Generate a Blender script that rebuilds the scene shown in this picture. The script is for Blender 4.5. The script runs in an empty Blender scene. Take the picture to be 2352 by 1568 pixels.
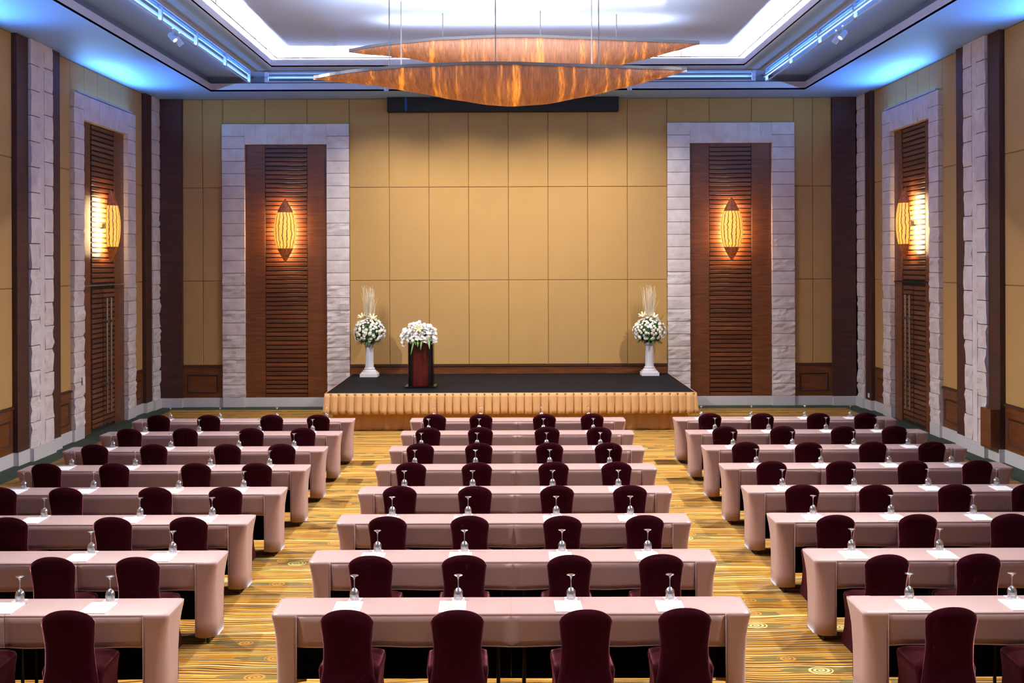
import bpy, math, random
from mathutils import Vector, noise, Matrix

random.seed(7)
PI = math.pi
sc = bpy.context.scene
COL = sc.collection

# ------------------------------------------------------------------ camera, world, exposure
cam_d = bpy.data.cameras.new('camera')
cam = bpy.data.objects.new('camera', cam_d)
COL.objects.link(cam)
cam.location = (0, 0, 3.43)
cam.rotation_euler = (Matrix.Rotation(PI / 2, 3, 'X') @ Matrix.Rotation(math.radians(-0.2), 3, 'Z')).to_euler()
cam_d.sensor_fit = 'HORIZONTAL'
cam_d.sensor_width = 36
cam_d.lens = 36 * 2740 / 2352
cam_d.shift_x = 8 / 2352
cam_d.shift_y = -179 / 2352
cam_d.clip_end = 200
sc.camera = cam

world = bpy.data.worlds.new('world')
sc.world = world
world.use_nodes = True
world.node_tree.nodes['Background'].inputs[0].default_value = (0.9, 0.92, 1.0, 1)
world.node_tree.nodes['Background'].inputs[1].default_value = 0.03

sc.view_settings.view_transform = 'Standard'
sc.view_settings.look = 'None'
sc.view_settings.gamma = 1
sc.view_settings.use_curve_mapping = False
sc.view_settings.exposure = 0.25
sc.cycles.max_bounces = 5
sc.cycles.use_adaptive_sampling = True
sc.cycles.adaptive_threshold = 0.06
sc.cycles.adaptive_min_samples = 20
sc.cycles.diffuse_bounces = 3
sc.cycles.glossy_bounces = 2
sc.cycles.transmission_bounces = 4
sc.cycles.transparent_max_bounces = 10
sc.cycles.caustics_reflective = False
sc.cycles.caustics_refractive = False
sc.cycles.use_denoising = True
sc.cycles.sample_clamp_indirect = 4

SPOT_W = 1650.0          # track spots over the tables
COVE_S = 1000.0           # cove strip strength
UP_W = 150.0
TRACK_W = 3.0
BOAT_W = 150.0
STAGE_W = 330.0         # back wall spots


# ------------------------------------------------------------------ helpers
def srgb(r, g, b):
    f = lambda c: (c / 255 / 12.92) if c / 255 <= 0.04045 else ((c / 255 + 0.055) / 1.055) ** 2.4
    return (f(r), f(g), f(b), 1)


class MB:
    def __init__(s):
        s.v = []; s.f = []; s.uv = None

    def box(s, x0, x1, y0, y1, z0, z1):
        i = len(s.v)
        s.v += [(x0, y0, z0), (x1, y0, z0), (x1, y1, z0), (x0, y1, z0), (x0, y0, z1), (x1, y0, z1), (x1, y1, z1), (x0, y1, z1)]
        s.f += [tuple(i + k for k in q) for q in ((3, 2, 1, 0), (4, 5, 6, 7), (0, 1, 5, 4), (1, 2, 6, 5), (2, 3, 7, 6), (3, 0, 4, 7))]
        return s

    def cbox(s, x0, x1, y0, y1, z0, z1, c):
        """box whose front face (low y) has a chamfered rim"""
        i = len(s.v)
        s.v += [(x0, y1, z0), (x1, y1, z0), (x1, y1, z1), (x0, y1, z1)]
        s.v += [(x0, y0 + c, z0), (x1, y0 + c, z0), (x1, y0 + c, z1), (x0, y0 + c, z1)]
        s.v += [(x0 + c, y0, z0 + c), (x1 - c, y0, z0 + c), (x1 - c, y0, z1 - c), (x0 + c, y0, z1 - c)]
        s.f += [(i + 1, i, i + 3, i + 2)]
        for a in (0, 4):
            for k in range(4):
                n = (k + 1) % 4
                s.f.append((i + a + k, i + a + n, i + a + 4 + n, i + a + 4 + k))
        s.f.append((i + 8, i + 9, i + 10, i + 11))
        return s

    def rings(s, rings, closed=True, cap0=False, cap1=False):
        i = len(s.v); n = len(rings[0])
        for r in rings:
            s.v += [tuple(p) for p in r]
        m = n if closed else n - 1
        for a in range(len(rings) - 1):
            for k in range(m):
                q = (k + 1) % n
                s.f.append((i + a * n + k, i + a * n + q, i + (a + 1) * n + q, i + (a + 1) * n + k))
        if cap0: s.f.append(tuple(i + k for k in reversed(range(n))))
        if cap1: s.f.append(tuple(i + (len(rings) - 1) * n + k for k in range(n)))
        return s

    def lathe(s, prof, n=16, cx=0, cy=0, cap0=False, cap1=False, flute=None):
        rs = []
        for (r, z) in prof:
            ring = []
            for k in range(n):
                a = 2 * PI * k / n
                rr = r * (1 if not flute else flute(a, z))
                ring.append((cx + rr * math.cos(a), cy + rr * math.sin(a), z))
            rs.append(ring)
        return s.rings(rs, True, cap0, cap1)

    def tube(s, pts, r, n=6, r1=None):
        rs = []
        pts = [Vector(p) for p in pts]
        for k, p in enumerate(pts):
            d = (pts[min(k + 1, len(pts) - 1)] - pts[max(k - 1, 0)]).normalized()
            up = Vector((0, 0, 1)) if abs(d.z) < 0.9 else Vector((1, 0, 0))
            a = d.cross(up).normalized(); b = d.cross(a).normalized()
            rad = r if r1 is None else r + (r1 - r) * k / (len(pts) - 1)
            rs.append([p + (a * math.cos(2 * PI * j / n) + b * math.sin(2 * PI * j / n)) * rad for j in range(n)])
        return s.rings(rs, True, True, True)

    def mesh(s, name, mat=None, smooth=False, auto=None):
        m = bpy.data.meshes.new(name)
        m.from_pydata(s.v, [], s.f)
        m.update()
        if s.uv:
            uvl = m.uv_layers.new(name='UVMap')
            for l in m.loops:
                uvl.data[l.index].uv = s.uv[l.vertex_index]
        if smooth:
            m.shade_smooth()
            if auto: m.set_sharp_from_angle(angle=math.radians(auto))
        if mat: m.materials.append(mat)
        return m


def obj(name, me, parent=None, loc=(0, 0, 0), rot=(0, 0, 0), scale=None):
    o = bpy.data.objects.new(name, me)
    COL.objects.link(o)
    o.location = loc; o.rotation_euler = rot
    if scale: o.scale = scale
    if parent: o.parent = parent
    return o


def tag(o, label, cat, group=None, kind=None):
    o['label'] = label; o['category'] = cat
    if group: o['group'] = group
    if kind: o['kind'] = kind
    return o


def copy_tree(o, parent=None):
    c = o.copy(); COL.objects.link(c)
    c.parent = parent
    for ch in o.children:
        copy_tree(ch, c)
    return c


def delete_tree(o):
    for ch in list(o.children): delete_tree(ch)
    bpy.data.objects.remove(o)


# ------------------------------------------------------------------ materials
class NT:
    def __init__(s, name):
        s.m = bpy.data.materials.new(name); s.m.use_nodes = True
        s.t = s.m.node_tree; s.n = s.t.nodes
        s.b = s.n['Principled BSDF']; s.out = s.n['Material Output']

    def node(s, typ, **kw):
        n = s.n.new(typ)
        for k, v in kw.items(): setattr(n, k, v)
        return n

    def link(s, a, b): s.t.links.new(a, b)

    def val(s, sock, v):
        if hasattr(v, 'is_output') or isinstance(v, bpy.types.NodeSocket): s.link(v, sock)
        else: sock.default_value = v

    def math(s, op, a, b=0.0, c=None, clamp=False):
        n = s.node('ShaderNodeMath', operation=op, use_clamp=clamp)
        s.val(n.inputs[0], a); s.val(n.inputs[1], b)
        if c is not None: s.val(n.inputs[2], c)
        return n.outputs[0]

    def coord(s, which='Object'): return s.node('ShaderNodeTexCoord').outputs[which]

    def mapping(s, vec, scale=(1, 1, 1), loc=(0, 0, 0)):
        n = s.node('ShaderNodeMapping')
        s.link(vec, n.inputs[0]); n.inputs['Scale'].default_value = scale; s.val(n.inputs['Location'], loc)
        return n.outputs[0]

    def noise(s, vec, scale, detail=2, rough=0.5, dist=0):
        n = s.node('ShaderNodeTexNoise')
        s.link(vec, n.inputs['Vector']); n.inputs['Scale'].default_value = scale
        n.inputs['Detail'].default_value = detail; n.inputs['Roughness'].default_value = rough
        n.inputs['Distortion'].default_value = dist
        return n.outputs[0]

    def ramp(s, fac, stops, interp='LINEAR'):
        n = s.node('ShaderNodeValToRGB'); cr = n.color_ramp; cr.interpolation = interp
        while len(cr.elements) < len(stops): cr.elements.new(0.5)
        for e, (p, c) in zip(cr.elements, stops): e.position = p; e.color = c
        s.val(n.inputs[0], fac)
        return n.outputs[0]

    def mix(s, fac, a, b, mode='MIX'):
        n = s.node('ShaderNodeMix', data_type='RGBA', blend_type=mode)
        s.val(n.inputs[0], fac); s.val(n.inputs[6], a); s.val(n.inputs[7], b)
        return n.outputs[2]

    def bump(s, h, strength=0.3, dist=0.01):
        n = s.node('ShaderNodeBump'); n.inputs['Strength'].default_value = strength
        n.inputs['Distance'].default_value = dist; s.link(h, n.inputs['Height'])
        s.link(n.outputs[0], s.b.inputs['Normal'])

    def rnd(s): return s.node('ShaderNodeObjectInfo').outputs['Random']

    def set(s, **kw):
        for k, v in kw.items(): s.val(s.b.inputs[k.replace('_', ' ')], v)
        return s


def plain(name, col, rough=0.5, metal=0.0, **kw):
    t = NT(name); t.set(Base_Color=col, Roughness=rough, Metallic=metal, **kw)
    n = t.noise(t.coord(), 40, 2)
    t.set(Roughness=t.math('ADD', t.math('MULTIPLY', n, 0.12), rough - 0.06))
    return t.m


def m_fabric():
    t = NT('wall_fabric')
    c = t.coord()
    n1 = t.noise(t.mapping(c, (1.2, 1.2, 1.2)), 1.5, 3)
    wv = t.noise(t.mapping(c, (220, 220, 60)), 1, 2)
    col = t.mix(n1, srgb(188, 144, 80), srgb(200, 156, 89))
    col = t.mix(t.math('MULTIPLY', t.rnd(), 0.3), col, srgb(180, 142, 90))
    col = t.mix(t.math('MULTIPLY', wv, 0.25), col, srgb(150, 114, 70))
    t.set(Base_Color=col, Roughness=0.85)
    t.bump(wv, 0.15, 0.003)
    return t.m


def m_wood(name, dark, light, rough=0.38, vary=0.5, along=(0.8, 12, 12), bump=0.1):
    t = NT(name)
    c = t.coord()
    r = t.rnd()
    off = t.node('ShaderNodeCombineXYZ'); t.link(t.math('MULTIPLY', r, 37), off.inputs[0]); t.link(t.math('MULTIPLY', r, 19), off.inputs[2])
    g = t.noise(t.mapping(c, along, off.outputs[0]), 2.2, 5, 0.62, 0.6)
    f = t.noise(t.mapping(c, (along[0] * 4, along[1] * 8, along[2] * 8), off.outputs[0]), 3, 3, 0.6)
    col = t.ramp(g, [(0.28, dark), (0.72, light)])
    col = t.mix(t.math('MULTIPLY', f, 0.35), col, dark)
    col = t.mix(t.math('MULTIPLY', r, vary), col, tuple(x * 0.45 for x in dark[:3]) + (1,))
    t.set(Base_Color=col, Roughness=rough)
    t.bump(f, bump, 0.004)
    return t.m


def m_stone(name, bump):
    t = NT(name)
    c = t.coord()
    g = t.node('ShaderNodeNewGeometry').outputs['Position']
    n = t.noise(t.mapping(g, (1, 1, 1)), 3.0, 6, 0.62)
    v = t.noise(t.mapping(g, (2, 2, 9)), 1.6, 5, 0.7, 1.2)
    col = t.ramp(n, [(0.25, srgb(204, 188, 182)), (0.55, srgb(230, 220, 216)), (0.8, srgb(242, 236, 234))])
    col = t.mix(t.math('MULTIPLY', t.rnd(), 0.45), col, srgb(222, 200, 190))
    col = t.mix(t.ramp(v, [(0.60, (0, 0, 0, 1)), (0.72, (0.35, 0.35, 0.35, 1))]), col, srgb(180, 158, 152))
    t.set(Base_Color=col, Roughness=0.85)
    h = t.math('ADD', t.math('MULTIPLY', v, 0.8), n)
    t.bump(h, bump, 0.03)
    return t.m


def m_carpet():
    t = NT('carpet_woven')
    pos = t.node('ShaderNodeNewGeometry').outputs['Position']
    sep = t.node('ShaderNodeSeparateXYZ'); t.link(pos, sep.inputs[0])
    x, y = sep.outputs[0], sep.outputs[1]
    # knot cells
    CX, CY = 0.95, 0.60
    cv = t.node('ShaderNodeCombineXYZ'); t.link(t.math('DIVIDE', x, CX), cv.inputs[0]); t.link(t.math('DIVIDE', y, CY), cv.inputs[1])
    vo = t.node('ShaderNodeTexVoronoi', voronoi_dimensions='2D', feature='F1')
    vo.inputs['Scale'].default_value = 1.0; vo.inputs['Randomness'].default_value = 0.85
    t.link(cv.outputs[0], vo.inputs['Vector'])
    d = t.node('ShaderNodeVectorMath', operation='SUBTRACT'); t.link(cv.outputs[0], d.inputs[0]); t.link(vo.outputs['Position'], d.inputs[1])
    ds = t.node('ShaderNodeSeparateXYZ'); t.link(d.outputs[0], ds.inputs[0])
    dx = t.math('MULTIPLY', ds.outputs[0], CX); dy = t.math('MULTIPLY', ds.outputs[1], CY)
    cs = t.node('ShaderNodeSeparateColor'); t.link(vo.outputs['Color'], cs.inputs[0])
    r1, r2 = cs.outputs[0], cs.outputs[1]
    dy2 = t.math('MULTIPLY', dy, 1.15)
    rad = t.math('SQRT', t.math('ADD', t.math('MULTIPLY', dx, dx), t.math('MULTIPLY', dy2, dy2)))
    ang = t.math('ARCTAN2', dy2, dx)
    # lines bend round the knots
    bend = t.math('DIVIDE', t.math('MULTIPLY', dy, 0.016), t.math('ADD', t.math('MULTIPLY', rad, rad), 0.022))
    w1 = t.noise(t.mapping(pos, (0.55, 0.9, 1)), 1.0, 2)
    yd = t.math('ADD', t.math('SUBTRACT', y, t.math('MULTIPLY', bend, 0.10)), t.math('MULTIPLY', w1, 0.42))
    lv = t.node('ShaderNodeCombineXYZ'); t.link(t.math('MULTIPLY', x, 0.35), lv.inputs[0]); t.link(t.math('MULTIPLY', yd, 9.0), lv.inputs[1])
    big = t.noise(lv.outputs[0], 1.0, 2, 0.5)
    lv2 = t.node('ShaderNodeCombineXYZ'); t.link(t.math('MULTIPLY', x, 0.7), lv2.inputs[0]); t.link(t.math('MULTIPLY', yd, 30.0), lv2.inputs[1])
    fine = t.noise(lv2.outputs[0], 1.0, 3, 0.6)
    band = t.math('SINE', t.math('ADD', t.math('MULTIPLY', yd, 2 * PI / 0.052), t.math('MULTIPLY', big, 9.0)))
    val = t.math('ADD', t.math('MULTIPLY', big, 0.45), t.math('ADD', t.math('MULTIPLY', fine, 0.45), t.math('MULTIPLY', band, 0.17)))
    col = t.ramp(val, [(0.29, srgb(66, 52, 14)), (0.36, srgb(116, 82, 16)), (0.43, srgb(200, 124, 14)), (0.51, srgb(240, 176, 40)), (0.58, srgb(216, 140, 18)), (0.67, srgb(250, 204, 90))])
    pile = t.noise(t.mapping(pos, (160, 160, 1)), 1, 2)
    # cream threads
    th = t.math('SINE', t.math('ADD', t.math('MULTIPLY', yd, 2 * PI / 0.47), t.math('MULTIPLY', big, 2.0)))
    col = t.mix(t.math('MULTIPLY', t.math('GREATER_THAN', th, 0.988), 0.85), col, srgb(248, 226, 150))
    # olive field round knots
    e = t.math('ADD', t.math('POWER', t.math('DIVIDE', dx, 0.40), 2.0), t.math('POWER', t.math('DIVIDE', dy, 0.085), 2.0))
    field = t.math('MULTIPLY', t.math('LESS_THAN', t.math('ADD', e, t.math('MULTIPLY', fine, 0.5)), 1.0), t.math('GREATER_THAN', r1, 0.22))
    col = t.mix(t.math('MULTIPLY', field, 0.78), col, t.mix(pile, srgb(84, 80, 28), srgb(122, 112, 44)))
    # spirals
    sp = t.math('SINE', t.math('SUBTRACT', ang, t.math('MULTIPLY', rad, 2 * PI / 0.040)))
    R = t.math('ADD', 0.07, t.math('MULTIPLY', r2, 0.045))
    sm = t.math('MULTIPLY', t.math('GREATER_THAN', sp, -0.15), t.math('LESS_THAN', rad, R))
    sm = t.math('MULTIPLY', sm, t.math('GREATER_THAN', r1, 0.22))
    scol = t.mix(t.math('GREATER_THAN', r2, 0.72), srgb(228, 150, 24), srgb(248, 226, 140))
    col = t.mix(sm, col, scol)
    # green border along the walls
    bd = t.math('MAXIMUM', t.math('GREATER_THAN', t.math('ABSOLUTE', x), 7.95), t.math('GREATER_THAN', y, 28.12))
    gn = t.noise(t.mapping(pos, (1.5, 1.5, 1)), 2.0, 3)
    col = t.mix(bd, col, t.mix(gn, srgb(24, 52, 34), srgb(62, 92, 58)))
    t.set(Base_Color=t.mix(t.math('ADD', 0.22, t.math('MULTIPLY', pile, 0.28)), col, srgb(60, 38, 8)), Roughness=0.95)
    t.bump(pile, 0.3, 0.004)
    return t.m


def m_cloth(name, a, b, weave=500, sheen=0.0, stint=(1, 1, 1, 1), rough=0.8, srough=0.35, spec=0.2):
    t = NT(name)
    c = t.coord()
    n = t.noise(c, 3, 3)
    w = t.noise(t.mapping(c, (weave * 0.3, weave, weave)), 1, 2)
    col = t.mix(n, a, b)
    col = t.mix(t.math('MULTIPLY', w, 0.2), col, tuple(x * 0.6 for x in a[:3]) + (1,))
    t.set(Base_Color=col, Roughness=rough, Sheen_Weight=sheen, Sheen_Roughness=srough, Specular_IOR_Level=spec, Sheen_Tint=stint)
    t.bump(w, 0.08, 0.002)
    return t.m


def m_glass():
    t = NT('clear_glass')
    g = t.node('ShaderNodeBsdfGlossy'); g.inputs['Roughness'].default_value = 0.2
    tr = t.node('ShaderNodeBsdfTransparent'); tr.inputs[0].default_value = (0.93, 0.96, 0.97, 1)
    lw = t.node('ShaderNodeLayerWeight'); lw.inputs[0].default_value = 0.35
    n = t.noise(t.coord(), 30, 1)
    f = t.math('ADD', t.math('MULTIPLY', lw.outputs['Facing'], 0.8), t.math('ADD', 0.16, t.math('MULTIPLY', n, 0.04)), clamp=True)
    mx = t.node('ShaderNodeMixShader'); t.link(f, mx.inputs[0]); t.link(tr.outputs[0], mx.inputs[1]); t.link(g.outputs[0], mx.inputs[2])
    t.link(mx.outputs[0], t.out.inputs[0])
    return t.m


def m_hull():
    t = NT('lamp_fibre')
    uv = t.coord('UV')
    warp = t.noise(t.mapping(uv, (14, 3, 1)), 1.0, 2)
    sep = t.node('ShaderNodeSeparateXYZ'); t.link(uv, sep.inputs[0])
    u = t.math('ADD', sep.outputs[0], t.math('MULTIPLY', warp, 0.012))
    cv = t.node('ShaderNodeCombineXYZ'); t.link(t.math('MULTIPLY', u, 260), cv.inputs[0]); t.link(t.math('MULTIPLY', sep.outputs[1], 6), cv.inputs[1])
    fib = t.noise(cv.outputs[0], 1.0, 3, 0.7)
    cg = t.node('ShaderNodeCombineXYZ'); t.link(t.math('MULTIPLY', u, 34), cg.inputs[0]); t.link(t.math('MULTIPLY', sep.outputs[1], 0.8), cg.inputs[1])
    glow = t.noise(cg.outputs[0], 1.0, 2, 0.6)
    gl = t.ramp(glow, [(0.42, (0.10, 0.10, 0.10, 1)), (0.56, (0.26, 0.26, 0.26, 1)), (0.66, (1, 1, 1, 1))])
    fr = t.ramp(fib, [(0.36, (0.25, 0.25, 0.25, 1)), (0.62, (1, 1, 1, 1))])
    base = t.mix(fib, srgb(140, 78, 44), srgb(226, 166, 132))
    em = t.mix(glow, srgb(196, 90, 34), srgb(255, 160, 24))
    st = t.math('MULTIPLY', t.math('MULTIPLY', gl, fr), 1.25)
    t.set(Base_Color=base, Roughness=0.6, Emission_Color=em, Emission_Strength=st)
    t.bump(fib, 0.3, 0.01)
    return t.m


def m_shade():
    t = NT('sconce_shade_paper')
    uv = t.coord('UV')
    sep = t.node('ShaderNodeSeparateXYZ'); t.link(uv, sep.inputs[0])
    wob = t.noise(t.mapping(uv, (3, 9, 1)), 1.0, 2)
    ph = t.math('ADD', t.math('MULTIPLY', sep.outputs[0], 2 * PI * 8), t.math('MULTIPLY', wob, 6.0))
    ln = t.math('GREATER_THAN', t.math('SINE', ph), 0.80)
    g = t.noise(t.mapping(uv, (3, 2, 1)), 1.3, 2)
    em = t.mix(g, srgb(246, 150, 30), srgb(255, 200, 90))
    em = t.mix(ln, em, srgb(120, 60, 10))
    t.set(Base_Color=t.mix(ln, srgb(230, 180, 100), srgb(90, 50, 20)), Roughness=0.6, Emission_Color=em,
          Emission_Strength=t.math('SUBTRACT', 0.98, t.math('MULTIPLY', ln, 0.6)))
    return t.m


def m_cap():
    t = NT('sconce_cap_weave')
    n = t.noise(t.mapping(t.coord(), (60, 60, 14)), 1, 3)
    t.set(Base_Color=t.mix(n, srgb(84, 44, 24), srgb(160, 92, 50)), Roughness=0.5, Emission_Color=srgb(210, 96, 24),
          Emission_Strength=t.math('MULTIPLY', t.math('SUBTRACT', n, 0.40, clamp=True), 1.6))
    return t.m


def m_emit(name, col, s):
    t = NT(name)
    n = t.noise(t.coord(), 5, 1)
    t.set(Base_Color=col, Emission_Color=col, Emission_Strength=t.math('ADD', s * 0.97, t.math('MULTIPLY', n, s * 0.06)))
    return t.m


def m_coaster():
    t = NT('coaster_print')
    c = t.coord()
    v = t.node('ShaderNodeTexVoronoi', feature='DISTANCE_TO_EDGE'); v.inputs['Scale'].default_value = 24; t.link(c, v.inputs['Vector'])
    n = t.noise(c, 18, 2, 0.6, 2.0)
    f = t.math('GREATER_THAN', n, 0.53)
    t.set(Base_Color=t.mix(t.math('MULTIPLY', f, 0.8), srgb(246, 226, 224), srgb(206, 92, 92)), Roughness=0.6)
    return t.m


def m_paint(name, a, b, rough=0.6):
    t = NT(name)
    n = t.noise(t.node('ShaderNodeNewGeometry').outputs['Position'], 0.35, 3)
    t.set(Base_Color=t.mix(n, a, b), Roughness=rough)
    return t.m


M = {}
M['fabric'] = m_fabric()
M['wood'] = m_wood('panel_wood', srgb(86, 43, 19), srgb(146, 84, 40), 0.36, 0.2)
M['wood_dark'] = m_wood('pilaster_wood', srgb(54, 25, 14), srgb(94, 48, 28), 0.6, 0.15)
M['slat'] = m_wood('slat_wood', srgb(88, 45, 23), srgb(156, 90, 48), 0.3, 0.6)
M['groove'] = plain('slat_backing_dark', srgb(30, 14, 8), 0.7)
M['stone'] = m_stone('stone_smooth', 0.25)
M['stone_rough'] = m_stone('stone_split', 0.7)
M['plinth'] = m_paint('plinth_stone', srgb(222, 216, 212), srgb(204, 198, 194), 0.55)
M['carpet'] = m_carpet()
M['cloth'] = m_cloth('table_cloth_rose', srgb(170, 134, 125), srgb(178, 143, 134), sheen=0.55, stint=(0.93, 0.9, 1.0, 1), srough=0.3, rough=0.42, spec=0.55)
M['chair'] = m_cloth('chair_cover_maroon', srgb(36, 2, 6), srgb(44, 4, 9), sheen=0.95, stint=srgb(250, 150, 160), rough=0.9, srough=0.27, spec=0.04)
M['black'] = plain('black_metal', srgb(14, 12, 13), 0.5)
M['black_cloth'] = plain('matt_black_cloth', srgb(6, 5, 6), 0.95)
M['glass'] = m_glass()
M['paper'] = plain('white_paper', srgb(250, 250, 250), 0.7)
M['blue_edge'] = plain('notepad_gum_edge', srgb(172, 202, 222), 0.7)
M['coaster'] = m_coaster()
M['steel'] = plain('brushed_steel', srgb(190, 185, 185), 0.3, 1.0)
M['rim'] = plain('lamp_rim_metal', srgb(150, 138, 128), 0.45, 0.6)
M['hull'] = m_hull()
M['hull_in'] = plain('lamp_inner_lining', srgb(220, 170, 110), 0.7)
M['shade'] = m_shade()
M['cap'] = m_cap()
M['halo'] = m_emit('sconce_back_lamp', (1.0, 0.70, 0.36, 1), 70.0)
M['cove'] = m_emit('cove_strip_lamp', (0.62, 0.79, 1.0, 1), COVE_S)
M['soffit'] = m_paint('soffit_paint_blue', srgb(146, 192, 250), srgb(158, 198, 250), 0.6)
M['fascia'] = m_paint('fascia_paint', srgb(214, 216, 226), srgb(206, 208, 220), 0.5)
M['recess'] = m_paint('recess_shade_grey', srgb(128, 128, 140), srgb(118, 120, 134), 0.6)  # recess wall darkened to stand for the shade in the slot
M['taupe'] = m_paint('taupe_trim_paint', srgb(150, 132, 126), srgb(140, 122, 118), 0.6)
M['membrane'] = m_paint('gloss_ceiling_membrane', srgb(186, 208, 248), srgb(200, 216, 250), 0.2)
M['rail'] = plain('cove_rail_metal', srgb(150, 118, 100), 0.5)
M['track'] = plain('track_white_metal', srgb(196, 206, 226), 0.35)
M['stage_top'] = m_cloth('stage_carpet_black', srgb(4, 4, 6), srgb(7, 7, 9), 300)
M['stage_skirt'] = m_cloth('stage_skirt_gold', srgb(214, 164, 108), srgb(224, 176, 120), 300, sheen=0.3)
M['white_plaster'] = plain('white_plaster', srgb(226, 222, 224), 0.5)
M['rose'] = m_paint('rose_petal_cream', srgb(244, 236, 206), srgb(250, 246, 236), 0.6)
M['orchid'] = m_paint('orchid_petal_white', srgb(250, 250, 246), srgb(240, 244, 236), 0.6)
M['lily'] = m_paint('lily_petal', srgb(236, 232, 150), srgb(250, 250, 230), 0.6)
M['leaf'] = m_paint('leaf_green', srgb(40, 74, 30), srgb(88, 128, 60), 0.5)
M['leaf_light'] = m_paint('leaf_light_green', srgb(110, 160, 80), srgb(160, 200, 120), 0.5)
M['twig'] = m_paint('twig_straw', srgb(226, 204, 164), srgb(244, 228, 196), 0.7)
M['mahogany'] = m_wood('podium_mahogany', srgb(60, 10, 8), srgb(104, 24, 16), 0.3, 0.0, (10, 10, 0.8), 0.05)
M['gloss_black'] = plain('podium_black_lacquer', srgb(10, 8, 8), 0.22)
M['screen_box'] = plain('screen_housing_black', srgb(12, 10, 10), 0.6)
M['blue_tape'] = plain('blue_tape', srgb(30, 76, 140), 0.6)
M['plate'] = plain('white_plastic', srgb(236, 234, 228), 0.4)

# ------------------------------------------------------------------ room constants
ZC = 7.40             # soffit
XW, YB, YR = 8.48, 28.70, -2.5     # wall faces
PT = 0.10             # panel thickness


def wall_root(name, label, w, loc, rot):
    """slab whose faces lie PT behind the panel face; local -y points into the room"""
    m = MB().box(-w / 2, w / 2, PT, PT + 0.15, 0, ZC + 0.9).mesh(name, M['groove'])
    return tag(obj(name, m, None, loc, (0, 0, rot)), label, 'wall', kind='structure')


wall_back = wall_root('wall_back', 'back wall of tan fabric panels behind the stage', 17.4, (0, YB, 0), 0)
WL = YB - YR + 0.1
YM = (YB + 0.1 + YR) / 2
wall_left = wall_root('wall_left', 'side wall of tan fabric panels with a slatted door, beside the podium side', WL, (-XW, YM, 0), PI / 2)
wall_right = wall_root('wall_right', 'side wall of tan fabric panels with a wooden cover box on its pilaster', WL, (XW, YM, 0), -PI / 2)
wall_rear = wall_root('wall_rear', 'unseen wall opposite the stage, dark wood panelled to cut bounce light', 17.4, (0, YR, 0), PI)

_panel_cache = {}


def panel(parent, x0, x1, z0, z1, name='fabric_panel', mat='fabric', y0=0.0, y1=PT, gap=0.006, ch=0.012):
    w, h = round(x1 - x0 - gap, 4), round(z1 - z0 - gap, 4)
    key = (w, h, mat, y0, y1, ch)
    if key not in _panel_cache:
        _panel_cache[key] = MB().cbox(-w / 2, w / 2, y0, y1, -h / 2, h / 2, ch).mesh(name, M[mat])
    return obj(name, _panel_cache[key], parent, ((x0 + x1) / 2, 0, (z0 + z1) / 2))


_moulds = {}


def wainscot(parent, x0, x1):
    """dark timber dado with one raised-and-fielded moulding, z .22 - 1.0"""
    panel(parent, x0, x1, 0.22, 0.97, 'wainscot_panel', 'wood', -0.005, PT, 0.004, 0.004)
    ob = parent.children[-1]
    w, h = x1 - x0 - 0.24, 0.44
    if w > 0.12:
        key = round(w, 3)
        if key not in _moulds:
            out, inn, d = 0.0, 0.035, 0.022
            mb = MB()
            prof = [(0.0, 0.0), (0.012, -d), (0.026, -d * 0.6), (0.036, 0.0)]
            rings = []
            for (i, y) in prof:
                rings.append([(-w / 2 + i, y - 0.005, -h / 2 + i), (w / 2 - i, y - 0.005, -h / 2 + i), (w / 2 - i, y - 0.005, h / 2 - i), (-w / 2 + i, y - 0.005, h / 2 - i)])
            mb.rings(rings, True)
            _moulds[key] = mb.mesh('moulding', M['wood_dark'])
        o = [c for c in parent.children if c.name.startswith('wainscot_panel')][-1]
        obj('moulding', _moulds[key], o, (0, 0, -0.03))
    # rail
    m = MB().box(-(x1 - x0) / 2, (x1 - x0) / 2, -0.03, PT, 0.965, 1.005).mesh('chair_rail', M['wood_dark'])
    obj('chair_rail', m, parent, ((x0 + x1) / 2, 0, 0))


Z1, Z2 = 3.03, 5.27


def column_panels(parent, xs, z0=1.005, z1=ZC, joints=(Z1, Z2)):
    zs = [z0] + [z for z in joints if z0 < z < z1] + [z1]
    for a, b in zip(xs, xs[1:]):
        for c, d in zip(zs, zs[1:]):
            panel(parent, a, b, c, d)


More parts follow.
